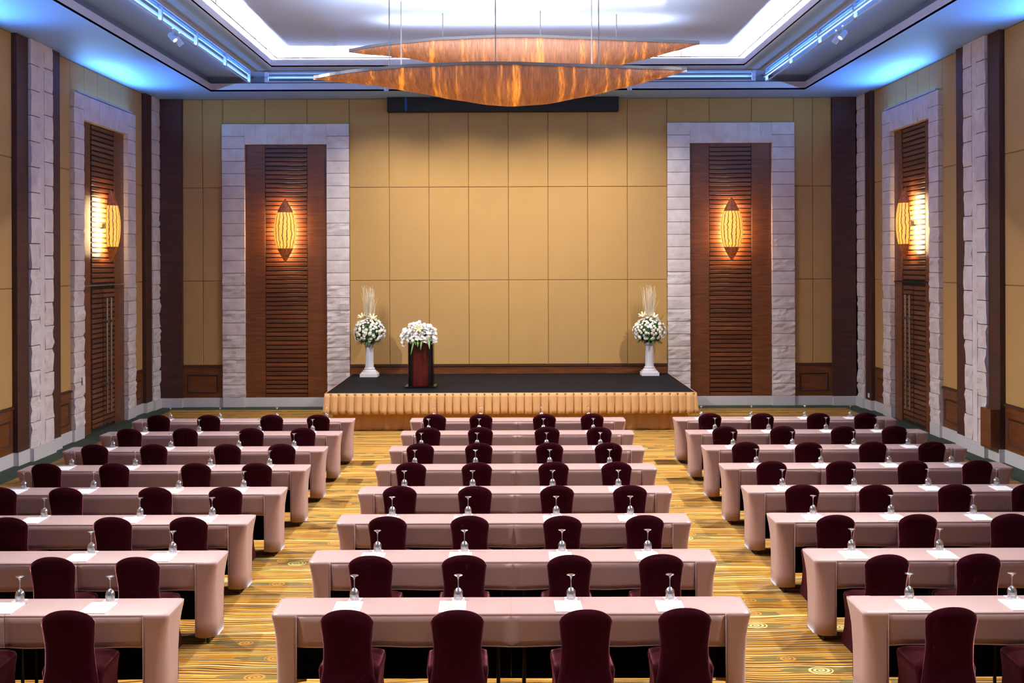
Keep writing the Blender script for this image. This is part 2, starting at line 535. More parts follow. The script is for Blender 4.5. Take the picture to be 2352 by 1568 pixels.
# ------------------------------------------------------------------ stones
def stone_mesh(k, rough):
    """unit stone: x,z in -.5..+.5, front face near y=-1, back y=0"""
    mb = MB(); nx, nz = 5, 4
    amp = 0.17 if rough else 0.035
    edge = 0.016 if rough else 0.006
    idx = {}
    sd = Vector((k * 7.3, k * 3.1, 11.7 if rough else 4.2))
    for i in range(nx + 1):
        for j in range(nz + 1):
            x, z = i / nx - 0.5, j / nz - 0.5
            n = noise.fractal(Vector((x * 2.4, z * 3.2, 0)) + sd, 0.8, 2.2, 4)
            y = -1 + amp * 0.35 - amp * n
            bx = 0
            if i in (0, nx):
                bx = edge * noise.noise(Vector((z * 3, i, k * 1.7))); y += 0.035
            if j in (0, nz): y += 0.045
            idx[i, j] = len(mb.v); mb.v.append((x * 0.992 + bx, y, z * 0.966))
    for i in range(nx):
        for j in range(nz):
            mb.f.append((idx[i, j], idx[i + 1, j], idx[i + 1, j + 1], idx[i, j + 1]))
    bidx = {}
    rim = [(i, 0) for i in range(nx)] + [(nx, j) for j in range(nz)] + [(nx - i, nz) for i in range(nx)] + [(0, nz - j) for j in range(nz)]
    for p in rim:
        x, _, z = mb.v[idx[p]]
        bidx[p] = len(mb.v); mb.v.append((x, 0, z))
    for a, b in zip(rim, rim[1:] + rim[:1]):
        mb.f.append((idx[b], idx[a], bidx[a], bidx[b]))
    mb.f.append(tuple(bidx[p] for p in reversed(rim)))
    return mb.mesh('stone', M['stone_rough' if rough else 'stone'])


STONES = {False: [stone_mesh(k, False) for k in range(6)], True: [stone_mesh(k + 20, True) for k in range(8)]}


def stone(parent, x0, x1, z0, z1, front, back):
    zc = (z0 + z1) / 2
    rough = random.random() < (0.95 if zc < 2.2 else 0.55 if zc < 3.2 else 0.18 if zc < 4.5 else 0.03)
    me = random.choice(STONES[rough])
    d = back - front + (random.uniform(-0.004, 0.012) if rough else random.uniform(-0.003, 0.003))
    sx = -1 if random.random() < 0.5 else 1
    return obj('stone', me, parent, ((x0 + x1) / 2, back, zc), (0, 0, 0), ((x1 - x0) * 1, d, (z1 - z0) * (1)))


def stone_column(parent, x0, x1, z0, z1, h, front, back):
    n = max(1, round((z1 - z0) / h)); hh = (z1 - z0) / n
    for k in range(n):
        stone(parent, x0, x1, z0 + k * hh, z0 + (k + 1) * hh, front, back)


_trim_n = [0]


def trim(label, loc, rot):
    _trim_n[0] += 1
    o = obj('trim_%d' % _trim_n[0], None, None, loc, (0, 0, rot))
    return tag(o, label, 'trim', kind='structure')


FZ, FI, FW = 6.80, 6.30, 0.54     # frame top, inner top, jamb width


def surround(label, loc, rot, W):
    t = trim(label, loc, rot)
    w = W / 2
    for s in (-1, 1):
        a, b = (-w, -w + FW) if s < 0 else (w - FW, w)
        stone_column(t, a, b, 0.24, FZ, 0.30, -0.09, 0.06)
        m = MB().cbox(a + 0.0, b, -0.075, 0.06, 0, 0.24, 0.006).mesh('plinth_block', M['plinth'])
        obj('plinth_block', m, t)
    n = max(6, round((W - 2 * FW) / 0.30)); d = (W - 2 * FW) / n
    for k in range(n):
        stone(t, -w + FW + k * d, -w + FW + (k + 1) * d, FI, FZ, -0.09, 0.06)
    return t


_slat_cache = {}


def slat(parent, x0, x1, z, h, y):
    key = (round(x1 - x0, 3), round(h, 3))
    if key not in _slat_cache:
        w = (x1 - x0) / 2
        _slat_cache[key] = MB().cbox(-w, w, -0.028, 0.0, -h / 2, h / 2, 0.006).mesh('slat', M['slat'])
    return obj('slat', _slat_cache[key], parent, ((x0 + x1) / 2, y, z))


def board(parent, x0, x1, z0, z1, name, mat='wood', y0=-0.03, y1=0.0):
    return obj(name, MB().cbox(-(x1 - x0) / 2, (x1 - x0) / 2, y0, y1, -(z1 - z0) / 2, (z1 - z0) / 2, 0.003).mesh(name, M[mat]),
               parent, ((x0 + x1) / 2, 0, (z0 + z1) / 2))


# ------------------------------------------------------------------ back wall
FXL, FXR = -5.345, 5.345                # frame centres
FWD = 3.05
xl0, xl1 = FXL - FWD / 2, FXL + FWD / 2
xr0, xr1 = FXR - FWD / 2, FXR + FWD / 2
main = [xl1 + (xr0 - xl1) * k / 8 for k in range(9)]
column_panels(wall_back, main)
for (a, b, s) in ((-7.84, xl0, -1), (xr1, 7.785, 1)):
    column_panels(wall_back, [a, (a + b) / 2, b])
    wainscot(wall_back, a, b)
for (a, b) in ((xl0, xl1), (xr0, xr1)):
    column_panels(wall_back, [a + (b - a) * k / 3 for k in range(4)], FZ, ZC)
wainscot(wall_back, xl1, xr0)
for c in list(wall_back.children)[-3:]:
    pass
surround('rough white stone surround of the slatted panel beside the podium', (FXL, YB, 0), 0, FWD)
surround('rough white stone surround of the slatted panel beside the stage end away from the podium', (FXR, YB, 0), 0, FWD)


def slat_panel(label, loc, rot, W, z0, z1, strip):
    t = trim(label, loc, rot)
    w = W / 2
    board(t, -w, -strip / 2, z0, z1, 'side_board')
    board(t, strip / 2, w, z0, z1, 'side_board')
    obj('backing', MB().box(-w, w, 0.0, 0.03, z0, z1).mesh('backing', M['groove']), t)
    p = 0.1035; n = int((z1 - z0) / p)
    for k in range(n):
        slat(t, -strip / 2 + 0.008, strip / 2 - 0.008, z0 + (k + 0.5) * (z1 - z0) / n, 0.082, -0.002)
    return t


for X, lab in ((FXL, 'tall slatted brown wood panel with a sconce, beside the podium'), (FXR, 'tall slatted brown wood panel with a sconce, beside the stage end away from the podium')):
    slat_panel(lab, (X, YB + 0.05, 0), 0, FWD - 2 * FW + 0.06, 0.22, FI + 0.02, 1.02)

# back pilasters in dark wood
for s, lab in ((-1, 'dark wood pilaster on the back wall in the podium side corner'), (1, 'dark wood pilaster on the back wall in the corner with the white socket')):
    t = trim(lab, (-8.11 if s < 0 else 8.055, YB, 0), 0)
    board(t, -0.28, 0.28, 0.22, ZC, 'pilaster_board', 'wood_dark', -0.09, 0.05)

# ------------------------------------------------------------------ side walls
def side(sgn, wall, names):
    rot = PI / 2 if sgn < 0 else -PI / 2
    L = lambda Y: (Y - YM) if sgn < 0 else (YM - Y)         # world Y -> wall local x
    def cols(ys, **kw):
        xs = sorted(L(y) for y in ys); column_panels(wall, xs, **kw)
    def wains(a, b):
        xs = sorted((L(a), L(b))); wainscot(wall, *xs)
    fy0, fy1 = (23.10, 26.90) if sgn < 0 else (23.30, 26.80)
    ys = [20.38 - 1.3 * k for k in range(18)]
    ys = [y for y in ys if y > YR - 0.05]
    cols(ys)
    for a, b in zip(ys, ys[1:]): wains(b, a)
    cols([22.34, fy0]); wains(22.34, fy0)
    cols([fy1, 27.62]); wains(fy1, 27.62)
    cols([fy0 + (fy1 - fy0) * k / 5 for k in range(6)], z0=FZ)
    Wd = fy1 - fy0; yc = (fy0 + fy1) / 2
    surround('rough white stone surround of the double door %s' % names, (sgn * XW, yc, 0), rot, Wd)
    # wood pilaster and stone pilaster near, stone corner far
    t = trim('dark wood pilaster edging the stone pier %s' % names, (sgn * XW, 21.36, 0), rot)
    board(t, -0.98, -0.50, 0.22, ZC, 'pilaster_board', 'wood_dark', -0.09, 0.05)
    board(t, 0.50, 0.98, 0.22, ZC, 'pilaster_board', 'wood_dark', -0.09, 0.05)
    t = trim('pale stone pier of two block columns with a smooth band %s' % names, (sgn * XW, 21.36, 0), rot)
    stone_column(t, -0.50, -0.10, 0.22, ZC, 0.46, -0.155, 0.05)
    stone_column(t, 0.10, 0.50, 0.22, ZC, 0.42, -0.155, 0.05)
    obj('smooth_band', MB().box(-0.10, 0.10, -0.135, 0.05, 0.22, ZC).mesh('smooth_band', M['stone']), t)
    t = trim('dark wood pilaster beside the corner stone column %s' % names, (sgn * XW, 27.85, 0), rot)
    board(t, -0.23, 0.22, 0.22, ZC, 'pilaster_board', 'wood_dark', -0.09, 0.05)
    t = trim('narrow rough stone column in the corner %s' % names, (sgn * XW, 28.33, 0), rot)
    stone_column(t, -0.27, 0.27, 0.22, ZC, 0.34, -0.14, 0.05)
    # door
    dn = 'door_1' if sgn < 0 else 'door_2'
    d = obj(dn, None, None, (sgn * (XW + 0.05), yc, 0), (0, 0, rot))
    tag(d, 'tall slatted brown double door with long steel pulls %s' % names, 'door', kind='structure')
    w = Wd / 2 - FW + 0.03; st = 0.74
    HD = 3.0
    op = obj('overdoor_panel', MB().box(-w, w, 0.0, 0.04, HD + 0.03, FI + 0.02).mesh('overdoor_panel', M['groove']), d)
    board(op, -w, -st, HD + 0.03, FI + 0.02, 'side_board'); board(op, st, w, HD + 0.03, FI + 0.02, 'side_board')
    n = 31
    for k in range(n):
        slat(op, -st + 0.09, st - 0.02, HD + 0.05 + (k + 0.5) * (FI - HD - 0.05) / n, 0.074, -0.002)
    bar = obj('transom_bar', MB().box(-w, w, -0.045, 0.02, HD - 0.005, HD + 0.025).mesh('transom_bar', M['steel'] if sgn < 0 else M['black']), d)
    for s in (-1, 1):
        a, b = (-w, -0.004) if s < 0 else (0.004, w)
        leaf = obj('door_leaf', MB().box(a, b, 0.0, 0.04, 0.012, HD - 0.006).mesh('door_leaf', M['groove']), d)
        if s < 0: board(leaf, -w, -st, 0.012, HD - 0.006, 'side_board')
        else: board(leaf, st, w, 0.012, HD - 0.006, 'side_board')
        n = 28
        for k in range(n):
            x0, x1 = (-st + 0.09, -0.015) if s < 0 else (0.015, st - 0.02)
            slat(leaf, x0, x1, 0.06 + (k + 0.5) * (HD - 0.12) / n, 0.074, -0.002)
        hx = s * 0.13 + (0.10 if sgn < 0 else -0.10)
        h = obj('pull_handle', MB().tube([(hx, -0.12, 0.33), (hx, -0.12, 2.74)], 0.022, 8).mesh('pull_handle', M['steel'], True, 40), d)
        for z in (0.95, 2.25):
            obj('bracket', MB().tube([(hx, -0.02, z), (hx, -0.16, z)], 0.028, 8).mesh('bracket', M['steel'], True, 40), h)
        obj('door_stop', MB().tube([(s * 0.25, -0.02, 0.10), (s * 0.25, -0.09, 0.09)], 0.02, 8).mesh('door_stop', M['steel'], True, 40), leaf)
    obj('light_leak_threshold', MB().box(-w, w, -0.06, 0.04, 0.0, 0.012).mesh('light_leak_threshold', M['steel']), d)  # steel threshold standing for the light leaking under the door
    # baseboard following the steps
    bb = 'baseboard_left' if sgn < 0 else 'baseboard_right'
    prof = [(YR, -0.02), (20.36, -0.02), (20.36, -0.11), (20.84, -0.11), (20.84, -0.18), (21.88, -0.18), (21.88, -0.11), (22.36, -0.11), (22.36, -0.02), (fy0, -0.02)]
    prof2 = [(fy1, -0.02), (27.60, -0.02), (27.60, -0.11), (28.06, -0.11), (28.06, -0.16), (28.60, -0.16)]
    b = obj(bb, None, None, (sgn * XW, YM, 0), (0, 0, rot))
    tag(b, 'pale stone skirting stepping round the piers %s' % names, 'baseboard', kind='structure')
    for pr in (prof, prof2):
        pts = [(L(y), o) for y, o in pr]
        if sgn > 0: pts = pts[::-1]
        back = [(pts[-1][0], 0.05), (pts[0][0], 0.05)]
        pl = pts + back
        mb = MB(); n = len(pl)
        mb.rings([[(x, y, 0) for x, y in pl], [(x, y, 0.225) for x, y in pl]], True, True, True)
        obj('plinth_course', mb.mesh('plinth_course', M['plinth']), b)


side(-1, wall_left, 'on the podium side wall')
side(1, wall_right, 'on the wall away from the podium')
bbk = obj('baseboard_back', None, None, (0, YB, 0), (0, 0, 0))
tag(bbk, 'pale stone skirting along the foot of the back wall', 'baseboard', kind='structure')
for a, b, dd in ((-8.4, -7.83, -0.10), (-7.83, xl0, -0.02), (xl0 + FW, xl1 - FW, 0.0), (xl1, xr0, -0.02), (xr0 + FW, xr1 - FW, 0.0), (xr1, 7.78, -0.02), (7.78, 8.4, -0.10)):
    obj('plinth_course', MB().cbox(a, b, dd, 0.09, 0, 0.225, 0.004).mesh('plinth_course', M['plinth']), bbk)
for k in range(13):  # unseen panels kept dark to cut light bounced onto the table fronts
    x0 = -8.4 + k * 1.2923
    panel(wall_rear, x0, x0 + 1.2923, 0.0, ZC, 'wood_panel', 'wood_dark')

# ------------------------------------------------------------------ floor and ceiling
fl = obj('floor', MB().box(-8.7, 8.7, YR - 0.2, YB + 0.2, -0.1, 0).mesh('floor', M['carpet']))
tag(fl, 'gold and olive swirl-patterned carpet with a green border', 'floor', kind='structure')

ceil = obj('ceiling', None)
tag(ceil, 'blue-white stepped ceiling with a bright cove around a glossy centre', 'ceiling', kind='structure')


def ring(name, o, i, z0, z1, mat):
    """rectangular ring; o,i = (halfwidth, y0, y1)"""
    P = lambda r, z: [(-r[0], r[1], z), (r[0], r[1], z), (r[0], r[2], z), (-r[0], r[2], z)]
    mb = MB(); mb.rings([P(o, z0), P(i, z0), P(i, z1), P(o, z1), P(o, z0)], True)
    return obj(name, mb.mesh(name, M[mat]), ceil)


R0 = (8.62, YR - 0.1, YB + 0.12)
R1 = (6.82, 0.0, 27.40)
R1b = (6.92, -0.1, 27.50)
R2 = (5.56, 1.4, 25.90)
R2b = (5.46, 1.5, 25.80)
R3 = (5.02, 2.0, 25.34)
R3b = (5.06, 1.96, 25.38)
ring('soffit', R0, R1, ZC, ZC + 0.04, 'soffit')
ring('fascia', (R1[0] + 0.04, R1[1] - 0.04, R1[2] + 0.04), R1, ZC + 0.001, 7.585, 'fascia')
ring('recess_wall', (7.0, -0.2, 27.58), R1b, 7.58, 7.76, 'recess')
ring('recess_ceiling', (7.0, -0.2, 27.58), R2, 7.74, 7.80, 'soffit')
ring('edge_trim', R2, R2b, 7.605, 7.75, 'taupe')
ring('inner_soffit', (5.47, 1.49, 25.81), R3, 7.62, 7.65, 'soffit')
ring('cove_lip', R3b, R3, 7.618, 7.78, 'fascia')
ring('cove_wall', (5.60, 1.36, 25.94), (5.50, 1.46, 25.84), 7.64, 8.02, 'fascia')
obj('ceiling_membrane', MB().box(-5.62, 5.62, 1.3, 26.0, 7.98, 8.05).mesh('ceiling_membrane', M['membrane']), ceil)
for x in (-5.28, 5.28):
    obj('light_strip', MB().box(x - 0.05, x + 0.05, 1.7, 25.65, 7.65, 7.675).mesh('light_strip', M['cove']), ceil)
for y in (1.72, 25.60):
    obj('light_strip', MB().box(-5.2, 5.2, y - 0.05, y + 0.05, 7.65, 7.675).mesh('light_strip', M['cove']), ceil)

# cove rail on thin posts
cr = obj('cove_rail', None, None, (0, 0, 0))
tag(cr, 'thin brown metal rail on posts round the bright ceiling cove', 'rail')
rx, ry0, ry1, rz = 4.90, 2.15, 25.28, 7.80
for p, q in (((-rx, ry0), (-rx, ry1)), ((-rx, ry1), (rx, ry1)), ((rx, ry1), (rx, ry0))):
    obj('rail_bar', MB().tube([(p[0], p[1], rz), (q[0], q[1], rz)], 0.014, 6).mesh('rail_bar', M['rail']), cr)
pm = MB().tube([(0, 0, rz), (0, 0, 7.985)], 0.012, 6).mesh('post', M['rail'])
for k in range(9):
    for s in (-1, 1): obj('post', pm, cr, (s * rx, ry1 - 1.05 * k, 0))
for k in range(1, 8): obj('post', pm, cr, (-rx + k * 2 * rx / 8, ry1, 0))

# ------------------------------------------------------------------ ceiling tracks and spots
def track(name, label, length, loc, rot):
    t = obj(name, None, None, loc, (0, 0, rot))
    tag(t, label, 'lighting track', 'lighting tracks in the ceiling recess')
    h = length / 2
    obj('lower_rail', MB().box(-h, h, -0.015, 0.015, 7.47, 7.49).mesh('lower_rail', M['track']), t)
    obj('main_beam', MB().box(-h, h, 0.025, 0.06, 7.565, 7.605).mesh('main_beam', M['track']), t)
    obj('upper_rail', MB().box(-h, h, -0.02, 0.02, 7.66, 7.675).mesh('upper_rail', M['track']), t)
    ld = bpy.data.lights.new('added_track_uplight', 'AREA'); ld.shape = 'RECTANGLE'; ld.size = length - 0.2; ld.size_y = 0.04  # blue light added to colour the recess ceiling above the track
    ld.energy = TRACK_W * length; ld.color = (0.2, 0.5, 1.0)
    obj('added_track_uplight', ld, t, (0, 0, 7.50), (PI, 0, 0))
    n = int(length / 2.2)
    sm = MB().box(-0.04, 0.04, -0.03, 0.03, 7.47, 7.742).mesh('hanger', M['track'])
    for k in range(n + 1):
        obj('hanger', sm, t, (-h + 0.04 + (length - 0.08) * k / n, 0, 0))
    return t


track('lighting_track', 'white lighting track in the recess over the podium side aisle', 25.0, (-5.78, 14.2, 0), PI / 2)
track('lighting_track', 'white lighting track in the recess over the side away from the podium', 25.0, (5.78, 14.2, 0), PI / 2)
track('lighting_track', 'white lighting track in the recess above the stage front', 10.9, (0.05, 26.5, 0), 0)

head = MB().lathe([(0.035, 0.10), (0.045, 0.09), (0.05, 0.0), (0.055, -0.07), (0.047, -0.072), (0.035, -0.05)], 12, cap0=True, cap1=True).mesh('lamp_head', M['track'], True, 40)
lens = MB().lathe([(0.034, -0.055), (0.001, -0.055)], 12).mesh('lamp_lens', m_emit('spot_lens', (1, 0.96, 0.92, 1), 6.0))
stemm = MB().box(-0.012, 0.012, -0.012, 0.012, 0.08, 0.20).mesh('lamp_stem', M['track'])
ORD = ['first', 'second', 'third', 'fourth', 'fifth', 'sixth', 'seventh', 'eighth', 'ninth', 'tenth']


def spot(loc, target, watt, angle, label, col=(1.0, 0.96, 0.94), size=0.045):
    e = obj('spot_lamp', None, None, loc)
    tag(e, label, 'spot lamp', 'spot lamps on the ceiling tracks')
    d = (Vector(target) - Vector(loc)).normalized()
    q = (-d).to_track_quat('Z', 'Y').to_euler()
    hd = obj('lamp_head', head, e, (0, 0, -0.02), q)
    obj('lamp_lens', lens, hd)
    obj('lamp_stem', stemm, e, (0, 0, -0.05))
    ld = bpy.data.lights.new('spot', 'SPOT')
    ld.energy = watt; ld.spot_size = math.radians(angle); ld.spot_blend = 1.0
    ld.color = col; ld.shadow_soft_size = size
    lo = obj('spot_light', ld, e, tuple(Vector((0, 0, -0.02)) + d * 0.1), q)
    return e


for s, nm in ((-1, 'podium side track'), (1, 'track away from the podium')):
    for k, Y0 in enumerate((25.6, 20.6, 16.4, 12.2, 8.0, 3.8)):
        tg = (-s * 0.2, Y0 - 2.2, 0.75) if k > 0 else (s * 1.0, 24.5, 0.5)
        spot((s * 5.78, Y0 if k else 21.0, 7.37), tg, SPOT_W * (1.0, 1.7, 1.4, 1.1, 1.0, 1.0)[k], 100, 'small white spot lamp, %s from the stage on the %s' % (ORD[k], nm))
for k, x in enumerate((-2.7, -0.95, 0.95, 2.7)):
    spot((x, 26.5, 7.37), (x * 1.15, 28.6, 1.5), STAGE_W, 112, 'small white spot lamp, %s along the track above the stage' % ORD[k], (1, 0.93, 0.82))

# ------------------------------------------------------------------ chandelier leaves
def interp(tab, x):
    for (a, b), (c, d) in zip(tab, tab[1:]):
        if x <= c:
            t = (x - a) / (c - a); t2 = t * t * (3 - 2 * t) * 0.35 + t * 0.65
            return b + (d - b) * t2
    return tab[-1][1]


def leaf_lamp(label, loc, s, rods):
    e = obj('hanging_lamp', None, None, loc)
    tag(e, label, 'pendant lamp', 'leaf-shaped pendant lamps')
    # keel depth below rim and half width along the length (x -3.2 .. 3.05), metres
    keel = [(-3.28, 0.0), (-2.9, 0.07), (-2.3, 0.15), (-1.6, 0.30), (-0.9, 0.44), (-0.3, 0.535), (0.05, 0.555), (0.6, 0.52), (1.3, 0.40), (2.0, 0.25), (2.6, 0.11), (3.02, 0.0)]
    half = [(-3.28, 0.0), (-2.9, 0.20), (-2.3, 0.42), (-1.6, 0.60), (-0.6, 0.76), (0.2, 0.75), (1.0, 0.60), (1.8, 0.38), (2.5, 0.17), (3.02, 0.0)]
    rimz = [(-3.28, -0.10), (-2.6, -0.05), (-1.6, -0.01), (-0.3, 0.0), (0.8, -0.01), (1.8, 0.0), (3.02, 0.02)]
    N, K = 64, 18
    mb = MB(); mb.uv = []; rings = []
    for i in range(N + 1):
        x = -3.28 + 6.30 * i / N
        k, h, rz_ = interp(keel, x), max(interp(half, x), 0.004), interp(rimz, x)
        r = []
        for j in range(K + 1):
            a = -PI / 2 + PI * j / K
            yy = math.sin(a); zz = math.cos(a)
            r.append((x * s, h * s * math.copysign(abs(yy) ** 0.9, yy), (rz_ - max(k, 0.003) * (abs(zz) ** 1.15)) * s))
            mb.uv.append((i / N, j / K))
        rings.append(r)
    mb.rings(rings, False)
    hull = obj('hull', mb.mesh('hull', M['hull'], True), e)
    so = hull.modifiers.new('thick', 'SOLIDIFY'); so.thickness = 0.012; so.offset = 1
    # rim band
    for sd in (-1, 1):
        rr = []
        for i in range(N + 1):
            x = -3.28 + 6.30 * i / N
            h, rz_ = max(interp(half, x), 0.004), interp(rimz, x)
            y = sd * h
            o, t = 0.028, 0.05
            rr.append([(x * s, (y - sd * 0.0) * s, rz_ * s), (x * s, (y + sd * o) * s, rz_ * s), (x * s, (y + sd * o) * s, (rz_ + t) * s), (x * s, y * s, (rz_ + t) * s)])
        m2 = MB().rings(rr, True, True, True)
        obj('rim', m2.mesh('rim', M['rim']), e)
    ld = bpy.data.lights.new('added_leaf_uplight', 'AREA'); ld.shape = 'RECTANGLE'; ld.size = 5.2; ld.size_y = 0.3  # cool light added in the hull to brighten the ceiling membrane
    ld.energy = BOAT_W * (1.0 if loc[2] < 7 else 0.5); ld.color = (0.82, 0.9, 1.0)
    obj('added_leaf_uplight', ld, e, (-0.1, 0, 0.03 * s), (PI, 0, 0))
    for (x, sd) in rods:
        y = sd * interp(half, x / s if s else x) * s
        z0 = (interp(rimz, x / s) + 0.03) * s
        obj('suspension_rod', MB().tube([(x, y, z0), (x, y, 7.985 - loc[2])], 0.011, 6).mesh('suspension_rod', M['rim']), e)
    return e


leaf_lamp('lower amber leaf-shaped pendant lamp with a metal rim, hanging closest to the tables', (0.0, 20.15, 6.66), 1.0, [(-1.95, -1), (-0.2, -1), (1.5, -1), (-1.85, 1), (1.45, 1)])
leaf_lamp('upper amber leaf-shaped pendant lamp with a metal rim, hanging closest to the stage', (0.44, 22.3, 7.50), 1.04, [(-1.62, -1), (0.15, -1), (1.55, -1)])

# ------------------------------------------------------------------ wall sconces
def sconce(label, loc, rot):
    e = obj('wall_sconce', None, None, loc, (0, 0, rot))
    tag(e, label, 'wall lamp', 'lens-shaped wall sconces')
    H, W, D = 0.77, 0.27, 0.20
    def strip(z0, z1, n=14, k=14):
        mb = MB(); mb.uv = []; rr = []
        for i in range(n + 1):
            z = z0 + (z1 - z0) * i / n
            w = W * max(1 - (abs(z) / H) ** 2.1, 0.01)
            r = []
            for j in range(k + 1):
                a = -PI / 2 + PI * j / k
                r.append((w * math.sin(a), -0.15 - D * (w / W) ** 0.8 * math.cos(a), z)); mb.uv.append((j / k, i / n))
            rr.append(r)
        return mb.rings(rr, False)
    for nm, a, b, mt in (('shade', -0.43, 0.43, 'shade'), ('top_cap', 0.43, H, 'cap'), ('bottom_cap', -H, -0.43, 'cap')):
        o = obj(nm, strip(a, b).mesh(nm, M[mt], True), e)
        so = o.modifiers.new('thick', 'SOLIDIFY'); so.thickness = 0.008
    pts = []
    for i in range(25):
        z = -0.74 + 1.48 * i / 24; pts.append((z, W * max(1 - (abs(z) / 0.77) ** 2.1, 0.02) * 0.93))
    ol = [(w, -0.145, z) for z, w in pts] + [(-w, -0.145, z) for z, w in reversed(pts)]
    mb = MB().rings([ol, [(x, -0.155, z) for x, _, z in ol]], True, True, True)
    obj('back_plate', mb.mesh('back_plate', M['cap']), e)
    lamp = [(w * 0.78, -0.13, z * 0.86) for z, w in pts] + [(-w * 0.78, -0.13, z * 0.86) for z, w in reversed(pts)]
    mb = MB().rings([lamp, [(x, -0.144, z) for x, _, z in lamp]], True, True, True)
    obj('back_lamp', mb.mesh('back_lamp', M['halo']), e)
    obj('mount', MB().box(-0.05, 0.05, -0.13, 0.03, -0.05, 0.05).mesh('mount', M['black']), e)
    return e


sconce('glowing amber sconce on the slatted panel beside the podium', (FXL, YB + 0.02, 4.24), 0)
sconce('glowing amber sconce on the slatted panel beside the stage end away from the podium', (FXR, YB + 0.02, 4.24), 0)
sconce('glowing amber sconce above the double door on the podium side wall', (-(XW + 0.02), 25.02, 4.24), PI / 2)
sconce('glowing amber sconce above the double door on the wall away from the podium', (XW + 0.02, 25.05, 4.24), -PI / 2)

# ------------------------------------------------------------------ cool uplights added to turn the ceiling blue
def uplight(label, loc, rot, L):
    e = obj('added_uplight_strip', MB().box(-L / 2, L / 2, -0.05, 0.0, 0.0, 0.035).mesh('added_uplight_strip', M['track']), None, loc, (0, 0, rot))
    tag(e, label, 'uplight', 'added cool uplights for the ceiling')
    ld = bpy.data.lights.new('uplight', 'AREA'); ld.shape = 'RECTANGLE'; ld.size = L - 0.1; ld.size_y = 0.04
    ld.energy = UP_W; ld.color = (0.16, 0.44, 1.0); ld.spread = math.radians(180)
    obj('added_uplight_lamp', ld, e, (0, -0.03, 0.04), (PI + math.radians(80), 0, 0))


uplight('added slim cool uplight strip on top of the door surround, podium side wall', (-(XW - 0.03), 25.0, FZ + 0.01), PI / 2, 3.4)
uplight('added slim cool uplight strip on top of the door surround away from the podium', (XW - 0.03, 25.05, FZ + 0.01), -PI / 2, 3.2)
for k, Y in enumerate((17.6, 11.6, 5.6)):  # further strips added along the side walls
    uplight('added slim cool uplight strip high on the podium side wall, %s after the door' % ORD[k], (-XW + 0.001, Y, FZ + 0.01), PI / 2, 3.4)
    uplight('added slim cool uplight strip high on the wall away from the podium, %s after the door' % ORD[k], (XW - 0.001, Y, FZ + 0.01), -PI / 2, 3.4)

# ------------------------------------------------------------------ small wall things
e = obj('screen_housing', MB().cbox(-2.88, 2.64, 28.42, 28.70, 7.06, 7.395, 0.01).mesh('screen_housing', M['screen_box']))
tag(e, 'long black projection screen housing high on the back wall', 'screen housing')
obj('blue_tape_strip', MB().box(-2.46, -2.41, 28.416, 28.42, 7.07, 7.39).mesh('blue_tape_strip', M['blue_tape']), e)
e = obj('wood_cover_box', MB().cbox(-0.22, 0.22, -0.10, 0.06, 0, 0.68, 0.006).mesh('wood_cover_box', M['wood']), None, (XW - 0.155, 20.60, 0.225), (0, 0, -PI / 2))
tag(e, 'wooden cover box at the foot of the stone pier away from the podium', 'cover box')
e = obj('wall_socket', MB().cbox(-0.05, 0.05, -0.012, 0.0, -0.05, 0.05, 0.004).mesh('wall_socket', M['plate']), None, (XW - 0.092, 27.80, 0.33), (0, 0, -PI / 2))
tag(e, 'small white wall socket low in the corner away from the podium', 'socket')
obj('socket_face', MB().lathe([(0.03, 0), (0.03, 0.003), (0.022, 0.003), (0.02, -0.004)], 12, cap1=True).mesh('socket_face', M['plate']), e, (0, -0.012, 0), (PI / 2, 0, 0))
e = obj('light_switch', MB().cbox(-0.06, 0.06, -0.015, 0.0, -0.08, 0.08, 0.004).mesh('light_switch', M['plate']), None, (-(XW - 0.10), 23.50, 1.15), (0, 0, PI / 2))
tag(e, 'white light switch plate on the stone surround of the podium side door', 'switch')
obj('rocker', MB().cbox(-0.035, 0.035, -0.022, -0.013, -0.05, 0.05, 0.004).mesh('rocker', M['plate']), e)

# ------------------------------------------------------------------ stage
SX0, SX1, SY0, SY1, SZ = -3.74, 3.80, 24.42, 28.60, 0.794
st = obj('stage', None, None, ((SX0 + SX1) / 2, SY0, 0))
tag(st, 'low stage with black carpet top and pleated gold skirt', 'stage')
hw = (SX1 - SX0) / 2
obj('platform', MB().box(-hw + 0.22, hw - 0.22, 0.3, SY1 - SY0, 0.0, SZ - 0.03).mesh('platform', M['black']), st)
obj('carpet_top', MB().cbox(-hw, hw, 0.0, SY1 - SY0, SZ - 0.03, SZ, 0.006).mesh('carpet_top', M['stage_top']), st)


def pleats(w, depth_l, z0, z1, pitch, amp, y0, seed):
    """cloth hanging along the front and both ends"""
    rnd = random.Random(seed); pts = []
    path = [(-w, depth_l), (-w, y0), (w, y0), (w, depth_l)]
    for (a, b) in zip(path, path[1:]):
        L = math.dist(a, b); n = int(L / (pitch / 8))
        tx, ty = (b[0] - a[0]) / L, (b[1] - a[1]) / L
        nx, ny = ty, -tx
        for i in range(n):
            t = i / n * L
            pts.append((a[0] + tx * t, a[1] + ty * t, nx, ny, t))
    cols = 5; rr = []
    for c in range(cols + 1):
        f = c / cols; z = z1 + (z0 - z1) * f; r = []
        for (x, y, nx, ny, t) in pts:
            ph = 2 * PI * t / pitch + 0.6 * math.sin(t * 1.7 + seed)
            saw = (math.sin(ph) + 0.35 * math.sin(2 * ph + 0.8)) * amp * (0.45 + 0.55 * f)
            wob = 0.012 * f * math.sin(t * 9.1 + seed * 2)
            r.append((x + nx * (saw + wob + 0.02 * f), y + ny * (saw + wob + 0.02 * f), z + 0.006 * f * math.sin(ph * 0.5)))
        rr.append(r)
    return MB().rings(rr, False)


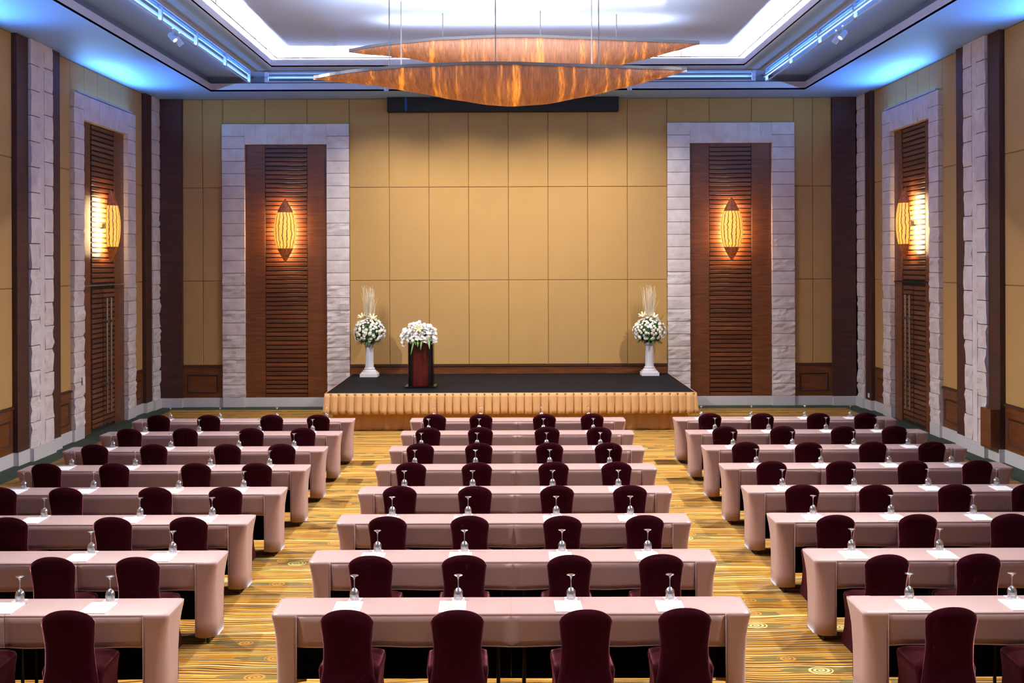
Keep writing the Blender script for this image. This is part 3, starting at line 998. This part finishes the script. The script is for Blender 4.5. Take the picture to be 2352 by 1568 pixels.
o = obj('upper_skirt', pleats(hw + 0.02, 4.0, 0.36, SZ - 0.012, 0.165, 0.036, -0.04, 1).mesh('upper_skirt', M['stage_skirt'], True), st)
o.modifiers.new('thick', 'SOLIDIFY').thickness = 0.006
o = obj('lower_skirt', pleats(hw - 0.13, 4.0, 0.01, 0.50, 0.21, 0.012, 0.15, 5).mesh('lower_skirt', M['stage_skirt'], True), st)
o.modifiers.new('thick', 'SOLIDIFY').thickness = 0.006
obj('top_binding', MB().box(-hw - 0.012, hw + 0.012, -0.04, -0.005, SZ - 0.03, SZ - 0.006).mesh('top_binding', M['stage_skirt']), st)

# ------------------------------------------------------------------ pedestals and flowers
def blossom_mesh(k, mat, rad):
    mb = MB(); n = 9; rr = []
    for i, (r, z) in enumerate([(0.25, -0.5), (0.8, -0.2), (1.0, 0.15), (0.72, 0.5), (0.78, 0.35), (0.42, 0.62), (0.45, 0.5), (0.12, 0.6)]):
        rr.append([(rad * r * (1 + 0.14 * math.sin(5 * 2 * PI * j / n + i * 1.9 + k)) * math.cos(2 * PI * j / n), rad * r * (1 + 0.14 * math.sin(5 * 2 * PI * j / n + i * 1.9 + k)) * math.sin(2 * PI * j / n), rad * z) for j in range(n)])
    return mb.rings(rr, True, True, True).mesh('blossom', mat, False)


def petals_mesh(n, L, w, lift, mat, name='blossom', curl=0.0):
    mb = MB()
    for k in range(n):
        a = 2 * PI * k / n
        i = len(mb.v)
        for (t, ww, zz) in ((0.0, 0.12, 0), (0.45, 1.0, lift * 0.5), (0.8, 0.8, lift * 0.9 - curl * 0.3), (1.0, 0.1, lift - curl)):
            for sd in (-1, 1):
                x, y = L * t, sd * w * ww
                mb.v.append((x * math.cos(a) - y * math.sin(a), x * math.sin(a) + y * math.cos(a), zz * L))
        for q in range(3):
            mb.f.append((i + 2 * q, i + 2 * q + 2, i + 2 * q + 3, i + 2 * q + 1))
    return mb.mesh(name, mat)


ROSES = [blossom_mesh(k, M['rose'], 0.043) for k in range(3)] + [blossom_mesh(5, M['orchid'], 0.036)]
ORCH = [petals_mesh(5, 0.045, 0.018, 0.35, M['orchid']), petals_mesh(6, 0.04, 0.014, 0.6, M['orchid'])]
LILY = petals_mesh(6, 0.12, 0.022, 0.9, M['lily'], 'lily_bloom', 0.3)


def leaf_blades(mb, p, d, L, w, droop=0.3):
    d = d.normalized(); side = d.cross(Vector((0, 0, 1)))
    side = side.normalized() if side.length > 0.01 else Vector((1, 0, 0))
    i = len(mb.v)
    for t, ww in ((0, 0.3), (0.4, 1.0), (0.75, 0.7), (1.0, 0.05)):
        c = p + d * (L * t) + Vector((0, 0, -droop * L * t * t))
        mb.v += [tuple(c - side * w * ww), tuple(c + side * w * ww)]
    for q in range(3): mb.f.append((i + 2 * q, i + 2 * q + 2, i + 2 * q + 3, i + 2 * q + 1))


def pedestal(label, loc):
    e = obj('pedestal', None, None, loc)
    tag(e, label, 'pedestal', 'white fluted pedestals on the stage')
    obj('base', MB().box(-0.205, 0.205, -0.205, 0.205, 0, 0.075).box(-0.175, 0.175, -0.175, 0.175, 0.074, 0.11).mesh('base', M['white_plaster']), e)
    obj('base_ring', MB().lathe([(0.16, 0.11), (0.165, 0.125), (0.15, 0.15), (0.115, 0.165), (0.13, 0.18), (0.125, 0.20), (0.10, 0.21)], 24, cap0=True, cap1=True).mesh('base_ring', M['white_plaster'], True, 50), e)
    obj('shaft', MB().lathe([(0.104, 0.21), (0.10, 0.26), (0.094, 0.66), (0.092, 0.70)], 48, cap0=True, cap1=True, flute=lambda a, z: 1 - 0.09 * max(0, math.sin(a * 12))).mesh('shaft', M['white_plaster'], True, 50), e)
    obj('capital', MB().lathe([(0.10, 0.70), (0.115, 0.715), (0.12, 0.74), (0.135, 0.75), (0.135, 0.775)], 24, cap0=True, cap1=True).mesh('capital', M['white_plaster'], True, 50), e)
    return e


def flower_ball(label, loc, seed):
    rnd = random.Random(seed)
    e = obj('flower_arrangement', None, None, loc)
    tag(e, label, 'flowers', 'flower arrangements on the stage')
    R = Vector((0.36, 0.36, 0.31)); C = Vector((0, 0, 0.27))
    fm = MB()
    fm.lathe([(0.05, 0.0), (0.22, 0.06), (0.30, 0.25), (0.24, 0.45), (0.05, 0.52)], 12, cap0=True, cap1=True)
    for k in range(420):
        z = rnd.uniform(-0.75, 1); a = rnd.uniform(0, 2 * PI); r = math.sqrt(1 - z * z)
        d = Vector((r * math.cos(a), r * math.sin(a), z))
        p = C + Vector((d.x * R.x, d.y * R.y, d.z * R.z)) * 0.80
        leaf_blades(fm, p, d + Vector((rnd.uniform(-.5, .5), rnd.uniform(-.5, .5), rnd.uniform(-.6, .3))), rnd.uniform(0.05, 0.09), 0.012)
    for k in range(40):
        a = rnd.uniform(0, 2 * PI)
        leaf_blades(fm, Vector((0.2 * math.cos(a), 0.2 * math.sin(a), 0.08)), Vector((math.cos(a), math.sin(a), -0.4)), 0.13, 0.016, 0.5)
    o = obj('foliage', fm.mesh('foliage', M['leaf']), e); o['kind'] = 'stuff'
    n = 215; cnt = 0
    for k in range(n):
        z = 1 - 1.62 * (k + 0.5) / n; a = k * 2.39996 + rnd.uniform(-.2, .2); r = math.sqrt(max(0, 1 - z * z))
        d = Vector((r * math.cos(a), r * math.sin(a), z + rnd.uniform(-.04, .04))).normalized()
        if rnd.random() < 0.10: continue
        p = C + Vector((d.x * R.x, d.y * R.y, d.z * R.z)) * rnd.uniform(0.92, 1.05)
        q = d.to_track_quat('Z', 'Y').to_euler()
        sc_ = rnd.uniform(0.7, 1.12)
        obj('blossom', rnd.choice(ROSES) if rnd.random() < 0.72 else rnd.choice(ORCH), e, p, q, (sc_,) * 3)
    for (x, y, z, dx) in ((0.08, -0.12, 0.58, 0.3), (-0.15, -0.05, 0.60, -0.4)):
        obj('lily_bloom', LILY, e, (x, y, z), Vector((dx, -0.6, 1)).to_track_quat('Z', 'Y').to_euler())
    for (x, z, dx) in ((-0.06, 0.56, -0.05), (0.14, 0.56, 0.12), (0.24, 0.5, 0.6)):
        mb = MB(); mb.tube([(x, 0, z), (x + dx * 0.15, 0, z + 0.12)], 0.006, 5)
        leaf_blades(mb, Vector((x + dx * 0.15, 0, z + 0.10)), Vector((dx, 0, 1)), 0.12, 0.018, 0)
        obj('lily_bud', mb.mesh('lily_bud', M['leaf']), e)
    tw = MB()
    for k in range(110):
        a = rnd.uniform(0, 2 * PI); r = rnd.uniform(0.02, 0.11)
        sp = rnd.uniform(0.2, 1.2)
        p0 = Vector((r * math.cos(a), r * math.sin(a), 0.5)); h = rnd.uniform(0.45, 0.86)
        p = [p0]
        for q in range(1, 7):
            f = q / 6
            p.append(Vector((p0.x * (1 + sp * f * f) + rnd.uniform(-.012, .012), p0.y * (1 + sp * f * f), 0.5 + h * f)))
        tw.tube(p, 0.0065, 3, 0.003)
    o = obj('twigs', tw.mesh('twigs', M['twig']), e); o['kind'] = 'stuff'
    return e


PED = ((-3.27, 28.0), (3.31, 28.08))
for (x, y), nm in zip(PED, ('at the stage corner nearer the podium', 'at the stage corner away from the podium')):
    pedestal('white fluted plaster pedestal ' + nm, (x, y, SZ))
    flower_ball('round bouquet of cream roses with straw twigs ' + nm, (x, y, SZ + 0.775), 3 if x < 0 else 8)

# ------------------------------------------------------------------ podium
px, py = -1.88, 25.55
pod = obj('podium', None, None, (px, py, SZ))
tag(pod, 'dark mahogany podium with black lacquered sides on the stage', 'podium')
obj('foot_plate', MB().cbox(-0.33, 0.33, -0.26, 0.28, 0, 0.035, 0.008).mesh('foot_plate', M['gloss_black']), pod)
obj('front_panel', MB().cbox(-0.175, 0.175, -0.185, 0.16, 0.035, 1.02, 0.004).mesh('front_panel', M['mahogany']), pod)
for s in (-1, 1):
    rr = []
    for z in (0.035, 1.03):
        r = []
        for k in range(9):
            a = PI / 2 * k / 8
            r.append((s * (0.17 + 0.10 * math.sin(a)), -0.10 - 0.11 * math.cos(a), z))
        r += [(s * 0.27, 0.2, z), (s * 0.17, 0.2, z)]
        rr.append(r if s > 0 else r[::-1])
    obj('side_column', MB().rings(rr, True, True, True).mesh('side_column', M['gloss_black'], True, 40), pod)
rr = [[(-0.31, -0.20, 1.03), (0.31, -0.20, 1.03), (0.31, 0.26, 1.0), (-0.31, 0.26, 1.0)], [(-0.31, -0.20, 1.17), (0.31, -0.20, 1.17), (0.31, 0.26, 1.06), (-0.31, 0.26, 1.06)]]
obj('reading_desk', MB().rings(rr, True, True, True).mesh('reading_desk', M['mahogany']), pod)

e = obj('flower_arrangement', None, None, (px - 0.02, py - 0.16, SZ + 1.13))
tag(e, 'white orchid spray with long green leaves draped over the podium front', 'flowers', 'flower arrangements on the stage')
rnd = random.Random(21)
fm = MB()
for k in range(150):
    a = rnd.uniform(0, 2 * PI)
    leaf_blades(fm, Vector((rnd.uniform(-.24, .24), rnd.uniform(-.1, .05), rnd.uniform(0.0, .14))), Vector((math.cos(a), math.sin(a) - .4, rnd.uniform(-.3, .8))), rnd.uniform(0.07, 0.13), 0.014)
o = obj('foliage', fm.mesh('foliage', M['leaf_light']), e); o['kind'] = 'stuff'
for k in range(200):
    x = rnd.uniform(-0.36, 0.36); h = 0.27 * math.sqrt(max(0.02, 1 - (x / 0.40) ** 2))
    z = rnd.uniform(-0.10 - 0.16 * abs(x) / 0.36 * rnd.random(), h); y = -0.06 - 0.15 * math.sqrt(max(0, 1 - (max(z, 0) / 0.3) ** 2)) * rnd.uniform(0.6, 1.1)
    d = Vector((x * 2 + rnd.uniform(-.3, .3), -1, 0.5 + z * 2)).normalized()
    s_ = rnd.uniform(0.75, 1.15)
    obj('blossom', rnd.choice(ORCH + [ROSES[3]]), e, (x, y, z), d.to_track_quat('Z', 'Y').to_euler(), (s_,) * 3)
obj('lily_bloom', LILY, e, (0.0, -0.2, 0.12), Vector((0, -1, 0.5)).to_track_quat('Z', 'Y').to_euler(), (0.9,) * 3)
for k, (x, L) in enumerate(((-0.06, 0.36), (0.08, 0.27), (-0.02, 0.22), (0.19, 0.26), (-0.12, 0.2))):
    mb = MB(); leaf_blades(mb, Vector((x, -0.17, 0.04)), Vector((0.08 * (k - 2), -0.16, -0.5)), L, 0.030, 0.35)
    obj('drooping_leaf', mb.mesh('drooping_leaf', M['leaf_light']), e)
for k, (x, dx, L) in enumerate(((-0.30, -1, 0.16), (-0.27, -0.3, 0.18), (0.30, 0.5, 0.2), (0.25, 0.3, 0.22))):
    mb = MB()
    for q in range(7):
        f = q / 6
        leaf_blades(mb, Vector((x + dx * L * f * 0.7, -0.15, 0.02 - L * f * (0.3 if k == 0 else 1.0))), Vector((dx + rnd.uniform(-1, 1), -0.6, rnd.uniform(-.5, .5))), 0.05, 0.012, 0.2)
    obj('trailing_spray', mb.mesh('trailing_spray', M['leaf_light']), e)

# ------------------------------------------------------------------ tables
TD, TH = 0.46, 0.75


def plan(L, capl, capr, r, inset=0.0, dy=0.0):
    """closed plan outline, rounded at capped ends"""
    x0, x1, y0, y1 = inset if capl else 0.0, L - (inset if capr else 0.0), inset, TD - inset
    out = []
    def arc(cx, cy, a0):
        for k in range(6):
            a = a0 + PI / 2 * k / 5; out.append((cx + r * math.cos(a), cy + r * math.sin(a)))
    if capl: arc(x0 + r, y0 + r, PI)
    else: out.append((x0, y0))
    if capr: arc(x1 - r, y0 + r, 1.5 * PI); arc(x1 - r, y1 - r, 0)
    else: out.extend([(x1, y0), (x1, y1)])
    if capl: arc(x0 + r, y1 - r, PI / 2)
    else: out.append((x0, y1))
    return out


def end_cap(L, right):
    """full-length cloth drop wrapping one end"""
    ret = 0.19
    rr = []
    for z, r, ins in ((TH - 0.004, 0.035, -0.002), (TH - 0.03, 0.04, 0.0), (TH - 0.10, 0.06, 0.012), (0.55, 0.085, 0.022), (0.38, 0.11, 0.026), (0.20, 0.13, 0.024), (0.075, 0.14, 0.020)):
        x1 = L - ins; y0, y1 = -0.004 + ins * 0.25, TD + 0.004 - ins * 0.25
        p = [(L - ret, y0), (L - ret + 0.02, y0)]
        for k in range(9):
            a = 1.5 * PI + PI / 2 * k / 8; p.append((x1 - r + r * math.cos(a), y0 + r + r * math.sin(a)))
        for k in range(9):
            a = PI / 2 * k / 8; p.append((x1 - r + r * math.cos(a), y1 - r + r * math.sin(a)))
        p += [(L - ret + 0.02, y1), (L - ret, y1)]
        sag = 0.02 if z < 0.1 else 0
        rr.append([((x if right else L - x), y, z - (sag * (x - (L - ret)) / ret if z < 0.1 else 0) + (0.0)) for x, y in p])
    if not right: rr = [r[::-1] for r in rr]
    return MB().rings(rr, False)


def build_table(L, capl, capr, seed):
    rnd = random.Random(seed)
    t = obj('covered_table', None)
    rings = []
    for ins, z in ((0.02, TH), (0.006, TH - 0.002), (0.0, TH - 0.008), (0.0, TH - 0.03)):
        rings.append([(x, y, z) for x, y in plan(L, capl, capr, 0.05 - ins * 0.4, ins)])
    mb = MB().rings(rings, True, True, False)
    mb.f[-1] = mb.f[-1]
    obj('cloth_top', mb.mesh('cloth_top', M['cloth'], True, 35), t)
    obj('tabletop', MB().box(0.02, L - 0.02, 0.012, TD - 0.012, TH - 0.045, TH - 0.006).mesh('tabletop', M['black']), t)
    a = 0.185 if capl else 0.0; b = L - (0.185 if capr else 0.0)
    nx, nz = 20, 5
    def sheet(z1, z0, y, sgn, wav):
        rr = []
        for j in range(nz + 1):
            f = j / nz
            rr.append([(a + (b - a) * i / nx, y + sgn * (0.016 * f + wav * f * math.sin(i * 1.3 + seed)), z1 + (z0 - z1) * f + 0.004 * f * math.sin(i * 0.7 + seed)) for i in range(nx + 1)])
        return MB().rings(rr, False)
    o = obj('cloth_apron', sheet(TH - 0.02, 0.495, 0.0, 1, 0.003).mesh('cloth_apron', M['cloth'], True), t)
    o.modifiers.new('thick', 'SOLIDIFY').thickness = 0.004
    hp = [(a + (b - a) * i / nx, 0.016 + 0.003 * math.sin(i * 1.3 + seed), 0.495 + 0.004 * math.sin(i * 0.7 + seed)) for i in range(nx + 1)]
    obj('hem', MB().tube(hp, 0.006, 5).mesh('hem', M['cloth'], True), o)
    o = obj('cloth_back_drop', sheet(TH - 0.02, 0.115, TD, -1, 0.002).mesh('cloth_back_drop', M['cloth'], True), t)
    o.modifiers.new('thick', 'SOLIDIFY').thickness = 0.004
    obj('inner_black_panel', MB().box(0.03 if capl else 0.0, L - (0.03 if capr else 0.0), TD - 0.075, TD - 0.06, 0.12, TH - 0.05).mesh('inner_black_panel', M['black_cloth']), t)  # black sheet just inside the cloth back drop
    for c, right in ((capl, False), (capr, True)):
        if c:
            o = obj('cloth_end', end_cap(L, right).mesh('cloth_end', M['cloth'], True), t)
            o.modifiers.new('thick', 'SOLIDIFY').thickness = 0.005
            xs = L - 0.19 if right else 0.19
            obj('seam', MB().tube([(xs, -0.006, TH - 0.01), (xs, -0.004, 0.4), (xs, -0.002, 0.08)], 0.004, 5).mesh('seam', M['cloth'], True), o)
    lm = MB().tube([(0, 0, 0), (0, 0, TH - 0.045)], 0.014, 8).mesh('leg', M['black'], True, 40)
    for x in (0.10, L - 0.10):
        for y in (0.09, TD - 0.10): obj('leg', lm, t, (x, y, 0))
    return t


ROWS = [20.8 - 1.6 * k for k in range(8)]          # back edge of each row, stage first
SHORT, LONG, HALF = 1.25, 2.50, 1.835
types = {
    'L_long': (build_table(LONG, True, False, 1), LONG), 'L_short': (build_table(SHORT, False, True, 2), SHORT),
    'M_a': (build_table(HALF, True, False, 3), HALF), 'M_b': (build_table(HALF, False, True, 4), HALF),
    'R_short': (build_table(SHORT, True, False, 5), SHORT), 'R_long': (build_table(LONG, False, True, 6), LONG)}
END = {'L': [-2.68, -2.68, -2.67, -2.66, -2.675, -2.72, -2.64, -2.62], 'M': [0.15, 0.13, 0.11, 0.09, 0.065, 0.045, 0.03, 0.01],
       'R': [2.85, 2.835, 2.83, 2.81, 2.795, 2.76, 2.75, 2.71]}


def place_table(key, x, y, label):
    o = copy_tree(types[key][0])
    o.location = (x, y, 0)
    tag(o, label, 'table', 'covered tables set out in rows')
    return o


for k, yb in enumerate(ROWS):
    y = yb - TD; r = ORD[k]
    xr = END['L'][k]
    place_table('L_short', xr - SHORT, y, 'short rose-covered table by the aisle, left block, %s row from the stage' % r)
    place_table('L_long', xr - SHORT - LONG - 0.004, y, 'long rose-covered table towards the wall, left block, %s row from the stage' % r)
    c = END['M'][k]
    place_table('M_a', c - HALF - 0.0003, y, 'rose-covered table, left half of the middle block, %s row from the stage' % r)
    place_table('M_b', c + 0.0003, y, 'rose-covered table, right half of the middle block, %s row from the stage' % r)
    xl = END['R'][k]
    place_table('R_short', xl, y, 'short rose-covered table by the aisle, right block, %s row from the stage' % r)
    place_table('R_long', xl + SHORT + 0.004, y, 'long rose-covered table towards the wall, right block, %s row from the stage' % r)
for t, _ in types.values(): delete_tree(t)

# ------------------------------------------------------------------ chairs
def build_chair():
    c = obj('banquet_chair', None)
    # backrest cover: closed pad from crown to floor, leaning back
    wtab = [(0.0, 0.245), (0.15, 0.235), (0.35, 0.205), (0.50, 0.182), (0.64, 0.175), (0.78, 0.188), (0.86, 0.196), (0.95, 0.196)]
    ytab = [(0.0, -0.275), (0.30, -0.245), (0.47, -0.235), (0.70, -0.265), (0.95, -0.315)]
    NS, NTT = 16, 18
    S = [-1 + 2 * i / NS for i in range(NS + 1)]
    S = [math.copysign(abs(s) ** 0.8, s) for s in S]
    front, back = [], []
    for s in S:
        H = 0.835 + 0.10 * (1 - min(abs(s), 0.999) ** 2.2) ** 0.62
        fr, bk = [], []
        for j in range(NTT + 1):
            t = j / NTT; z = H * t
            w = interp(wtab, min(z, 0.949)); yc = interp(ytab, min(z, 0.949))
            edge = math.sqrt(max(0.0, 1 - abs(s) ** 5)) * math.sqrt(max(0.0, 1 - max(0, (t - 0.9) / 0.1) ** 3))
            th = 0.026 * edge + 0.006
            bow = 0.022 * (1 - s * s)
            fr.append((s * w, yc - th - bow, z)); bk.append((s * w, yc + th - bow, z))
        front.append(fr); back.append(bk)
    mb = MB()
    n = NTT + 1
    for g in (front, back):
        for r in g: mb.v += r
    o2 = (NS + 1) * n
    for i in range(NS):
        for j in range(NTT):
            mb.f.append((i * n + j, (i + 1) * n + j, (i + 1) * n + j + 1, i * n + j + 1))
            mb.f.append((o2 + i * n + j, o2 + i * n + j + 1, o2 + (i + 1) * n + j + 1, o2 + (i + 1) * n + j))
    for j in range(NTT):
        mb.f.append((j, j + 1, o2 + j + 1, o2 + j))
        q = NS * n
        mb.f.append((q + j, o2 + q + j, o2 + q + j + 1, q + j + 1))
    for i in range(NS):
        a = i * n + NTT; b = (i + 1) * n + NTT
        mb.f.append((a, b, o2 + b, o2 + a))
    obj('backrest_cover', mb.mesh('backrest_cover', M['chair'], True), c)
    # seat cover: rounded pad then stretched skirt to the feet
    rr = []
    def rect(w, y0, y1, z, r):
        p = []
        for (cx, cy, a0) in ((w - r, y0 + r, 1.5 * PI), (w - r, y1 - r, 0), (-w + r, y1 - r, PI / 2), (-w + r, y0 + r, PI)):
            for k in range(5):
                a = a0 + PI / 2 * k / 4; p.append((cx + r * math.cos(a), cy + r * math.sin(a), z))
        return p
    for (w, y0, y1, z, r) in ((0.11, -0.12, 0.14, 0.492, 0.06), (0.19, -0.19, 0.215, 0.486, 0.06), (0.222, -0.215, 0.245, 0.468, 0.06), (0.228, -0.22, 0.252, 0.44, 0.055), (0.222, -0.22, 0.248, 0.40, 0.05)):
        rr.append(rect(w, y0, y1, z, r))
    obj('seat_cover', MB().rings(rr, True, True, False).mesh('seat_cover', M['chair'], True), c)
    rr = []
    for (w, y0, y1, z, r) in ((0.222, -0.22, 0.248, 0.41, 0.05), (0.208, -0.22, 0.235, 0.28, 0.03), (0.215, -0.235, 0.24, 0.14, 0.02), (0.238, -0.255, 0.262, 0.012, 0.02)):
        ring_ = rect(w, y0, y1, z, r)
        if z < 0.05:
            ring_ = [(x, y, z + 0.10 * max(0, 1 - (x / (w * 0.75)) ** 2) * (1 if abs(y - y0) < 0.03 or abs(y - y1) < 0.03 else 0) + 0.0) for x, y, z in ring_]
        rr.append(ring_)
    obj('skirt_cover', MB().rings(rr, True).mesh('skirt_cover', M['chair'], True), c)
    fm = MB().lathe([(0.022, 0.0), (0.02, 0.02), (0.016, 0.05)], 8, cap0=True, cap1=True).mesh('foot', M['black'])
    for x in (-0.2, 0.2):
        for y in (-0.22, 0.22): obj('foot', fm, c, (x, y, 0))
    return c


CH = {'L': [[-5.84, -5.01, -3.96, -3.17], [-5.8, -4.97, -3.94, -3.16], [-5.78, -4.97, -3.93, -3.17], [-5.84, -5.0, -3.96, -3.18], [-5.76, -5.0, -3.99, -3.2], [-4.99, -3.94, -3.19], [-3.93, -3.19], [-4.0, -3.22]],
      'M': [[-1.25, -0.47, 0.58, 1.39], [-1.25, -0.44, 0.58, 1.38], [-1.25, -0.43, 0.56, 1.39], [-1.24, -0.42, 0.55, 1.35], [-1.24, -0.39, 0.53, 1.36], [-1.21, -0.39, 0.53, 1.34], [-1.19, -0.4, 0.51, 1.3], [-1.18, -0.39, 0.54, 1.28]],
      'R': [[3.35, 4.22, 5.15, 5.94], [3.31, 4.19, 5.1, 5.9], [3.31, 4.18, 5.09, 5.89], [3.31, 4.18, 5.09, 5.91], [3.31, 4.14, 5.03, 5.85], [3.24, 4.07, 4.98], [3.23, 4.03], [3.2, 3.98]]}
GL = {'L': [[-5.88, -5.02, -4.03, -3.17], [-5.83, -4.97, -4.0, -3.15], [-5.82, -4.97, -3.97, -3.16], [-5.84, -4.99, -3.99, -3.2], [-5.83, -4.99, -3.97, -3.19], [-4.96, -3.94, -3.17], [-3.9, -3.14], [-3.91, -3.19]],
      'M': [[-1.3, -0.49, 0.56, 1.38], [-1.29, -0.48, 0.55, 1.35], [-1.29, -0.47, 0.55, 1.34], [-1.26, -0.45, 0.54, 1.34], [-1.26, -0.44, 0.52, 1.31], [-1.25, -0.44, 0.5, 1.29], [-1.23, -0.42, 0.49, 1.29], [-1.24, -0.41, 0.49, 1.28]],
      'R': [[3.34, 4.21, 5.14, 5.93], [3.3, 4.16, 5.08, 5.89], [3.29, 4.16, 5.06, 5.86], [3.3, 4.16, 5.07, 5.9], [3.28, 4.14, 5.03, 5.85], [3.24, 4.07, 4.95], [3.19, 4.01], [3.19, 4.01]]}
BL = {'L': 'left block', 'M': 'middle block', 'R': 'right block'}


def where(b, n, i, k):
    if b == 'M': pos = '%s place from the left' % ORD[i]
    elif b == 'L': pos = '%s place from the aisle' % ORD[n - 1 - i]
    else: pos = '%s place from the aisle' % ORD[i]
    return '%s, %s, %s row from stage' % (pos, BL[b], ORD[k])


chair0 = build_chair()
for b in 'LMR':
    for k, row in enumerate(CH[b]):
        for i, x in enumerate(row):
            o = copy_tree(chair0)
            o.location = (x, ROWS[k] - 0.655 + random.uniform(-0.02, 0.02), 0)
            o.rotation_euler.z = math.radians(random.uniform(-2.2, 2.2))
            tag(o, 'maroon covered chair, ' + where(b, len(row), i, k), 'chair', 'maroon covered banquet chairs')
delete_tree(chair0)

# ------------------------------------------------------------------ goblets, coasters, notepads
def build_goblet():
    g = obj('goblet', None)
    bowl = [(0.0345, 0.0), (0.037, 0.02), (0.0385, 0.04), (0.036, 0.06), (0.028, 0.075), (0.015, 0.087), (0.006, 0.093)]
    inner = [(r - 0.0014, z - 0.001 if z > 0 else z) for r, z in reversed(bowl)]
    obj('bowl', MB().lathe(bowl + inner[1:], 20).mesh('bowl', M['glass'], True), g)
    obj('stem', MB().lathe([(0.007, 0.090), (0.0042, 0.105), (0.0036, 0.13), (0.0042, 0.15), (0.007, 0.168)], 10).mesh('stem', M['glass'], True), g)
    obj('foot', MB().lathe([(0.007, 0.166), (0.013, 0.178), (0.024, 0.187), (0.0345, 0.190), (0.0345, 0.192), (0.02, 0.192), (0.002, 0.192)], 20).mesh('foot', M['glass'], True), g)
    return g


gob0 = build_goblet()
coast_m = MB().box(-0.05, 0.05, -0.05, 0.05, 0, 0.003).mesh('coaster', M['coaster'])
pad_m = MB().box(-0.105, 0.105, -0.1485, 0.1485, 0, 0.005).mesh('notepad', M['paper'])
edge_m = MB().box(-0.105, 0.105, 0.136, 0.150, 0.0, 0.0065).mesh('gum_edge', M['blue_edge'])
for b in 'LMR':
    for k, row in enumerate(GL[b]):
        for i, x in enumerate(row):
            w = where(b, len(row), i, k)
            yg = ROWS[k] - 0.075
            c = obj('coaster', coast_m, None, (x + random.uniform(-.006, .006), yg, TH + 0.0005), (0, 0, math.radians(random.uniform(-8, 8))))
            tag(c, 'pink printed coaster, ' + w, 'coaster', 'printed coasters under the goblets')
            g = copy_tree(gob0); g.location = (x, yg, TH + 0.004)
            tag(g, 'upturned clear goblet, ' + w, 'goblet', 'upturned goblets on the tables')
            n = obj('notepad', pad_m, None, (x - 0.035 + random.uniform(-.012, .012), ROWS[k] - 0.285 + random.uniform(-.006, .006), TH + 0.0005), (0, 0, math.radians(random.uniform(-1.5, 1.5))))
            tag(n, 'white notepad, ' + w, 'notepad', 'white notepads on the tables')
            obj('gum_edge', edge_m, n)
delete_tree(gob0)
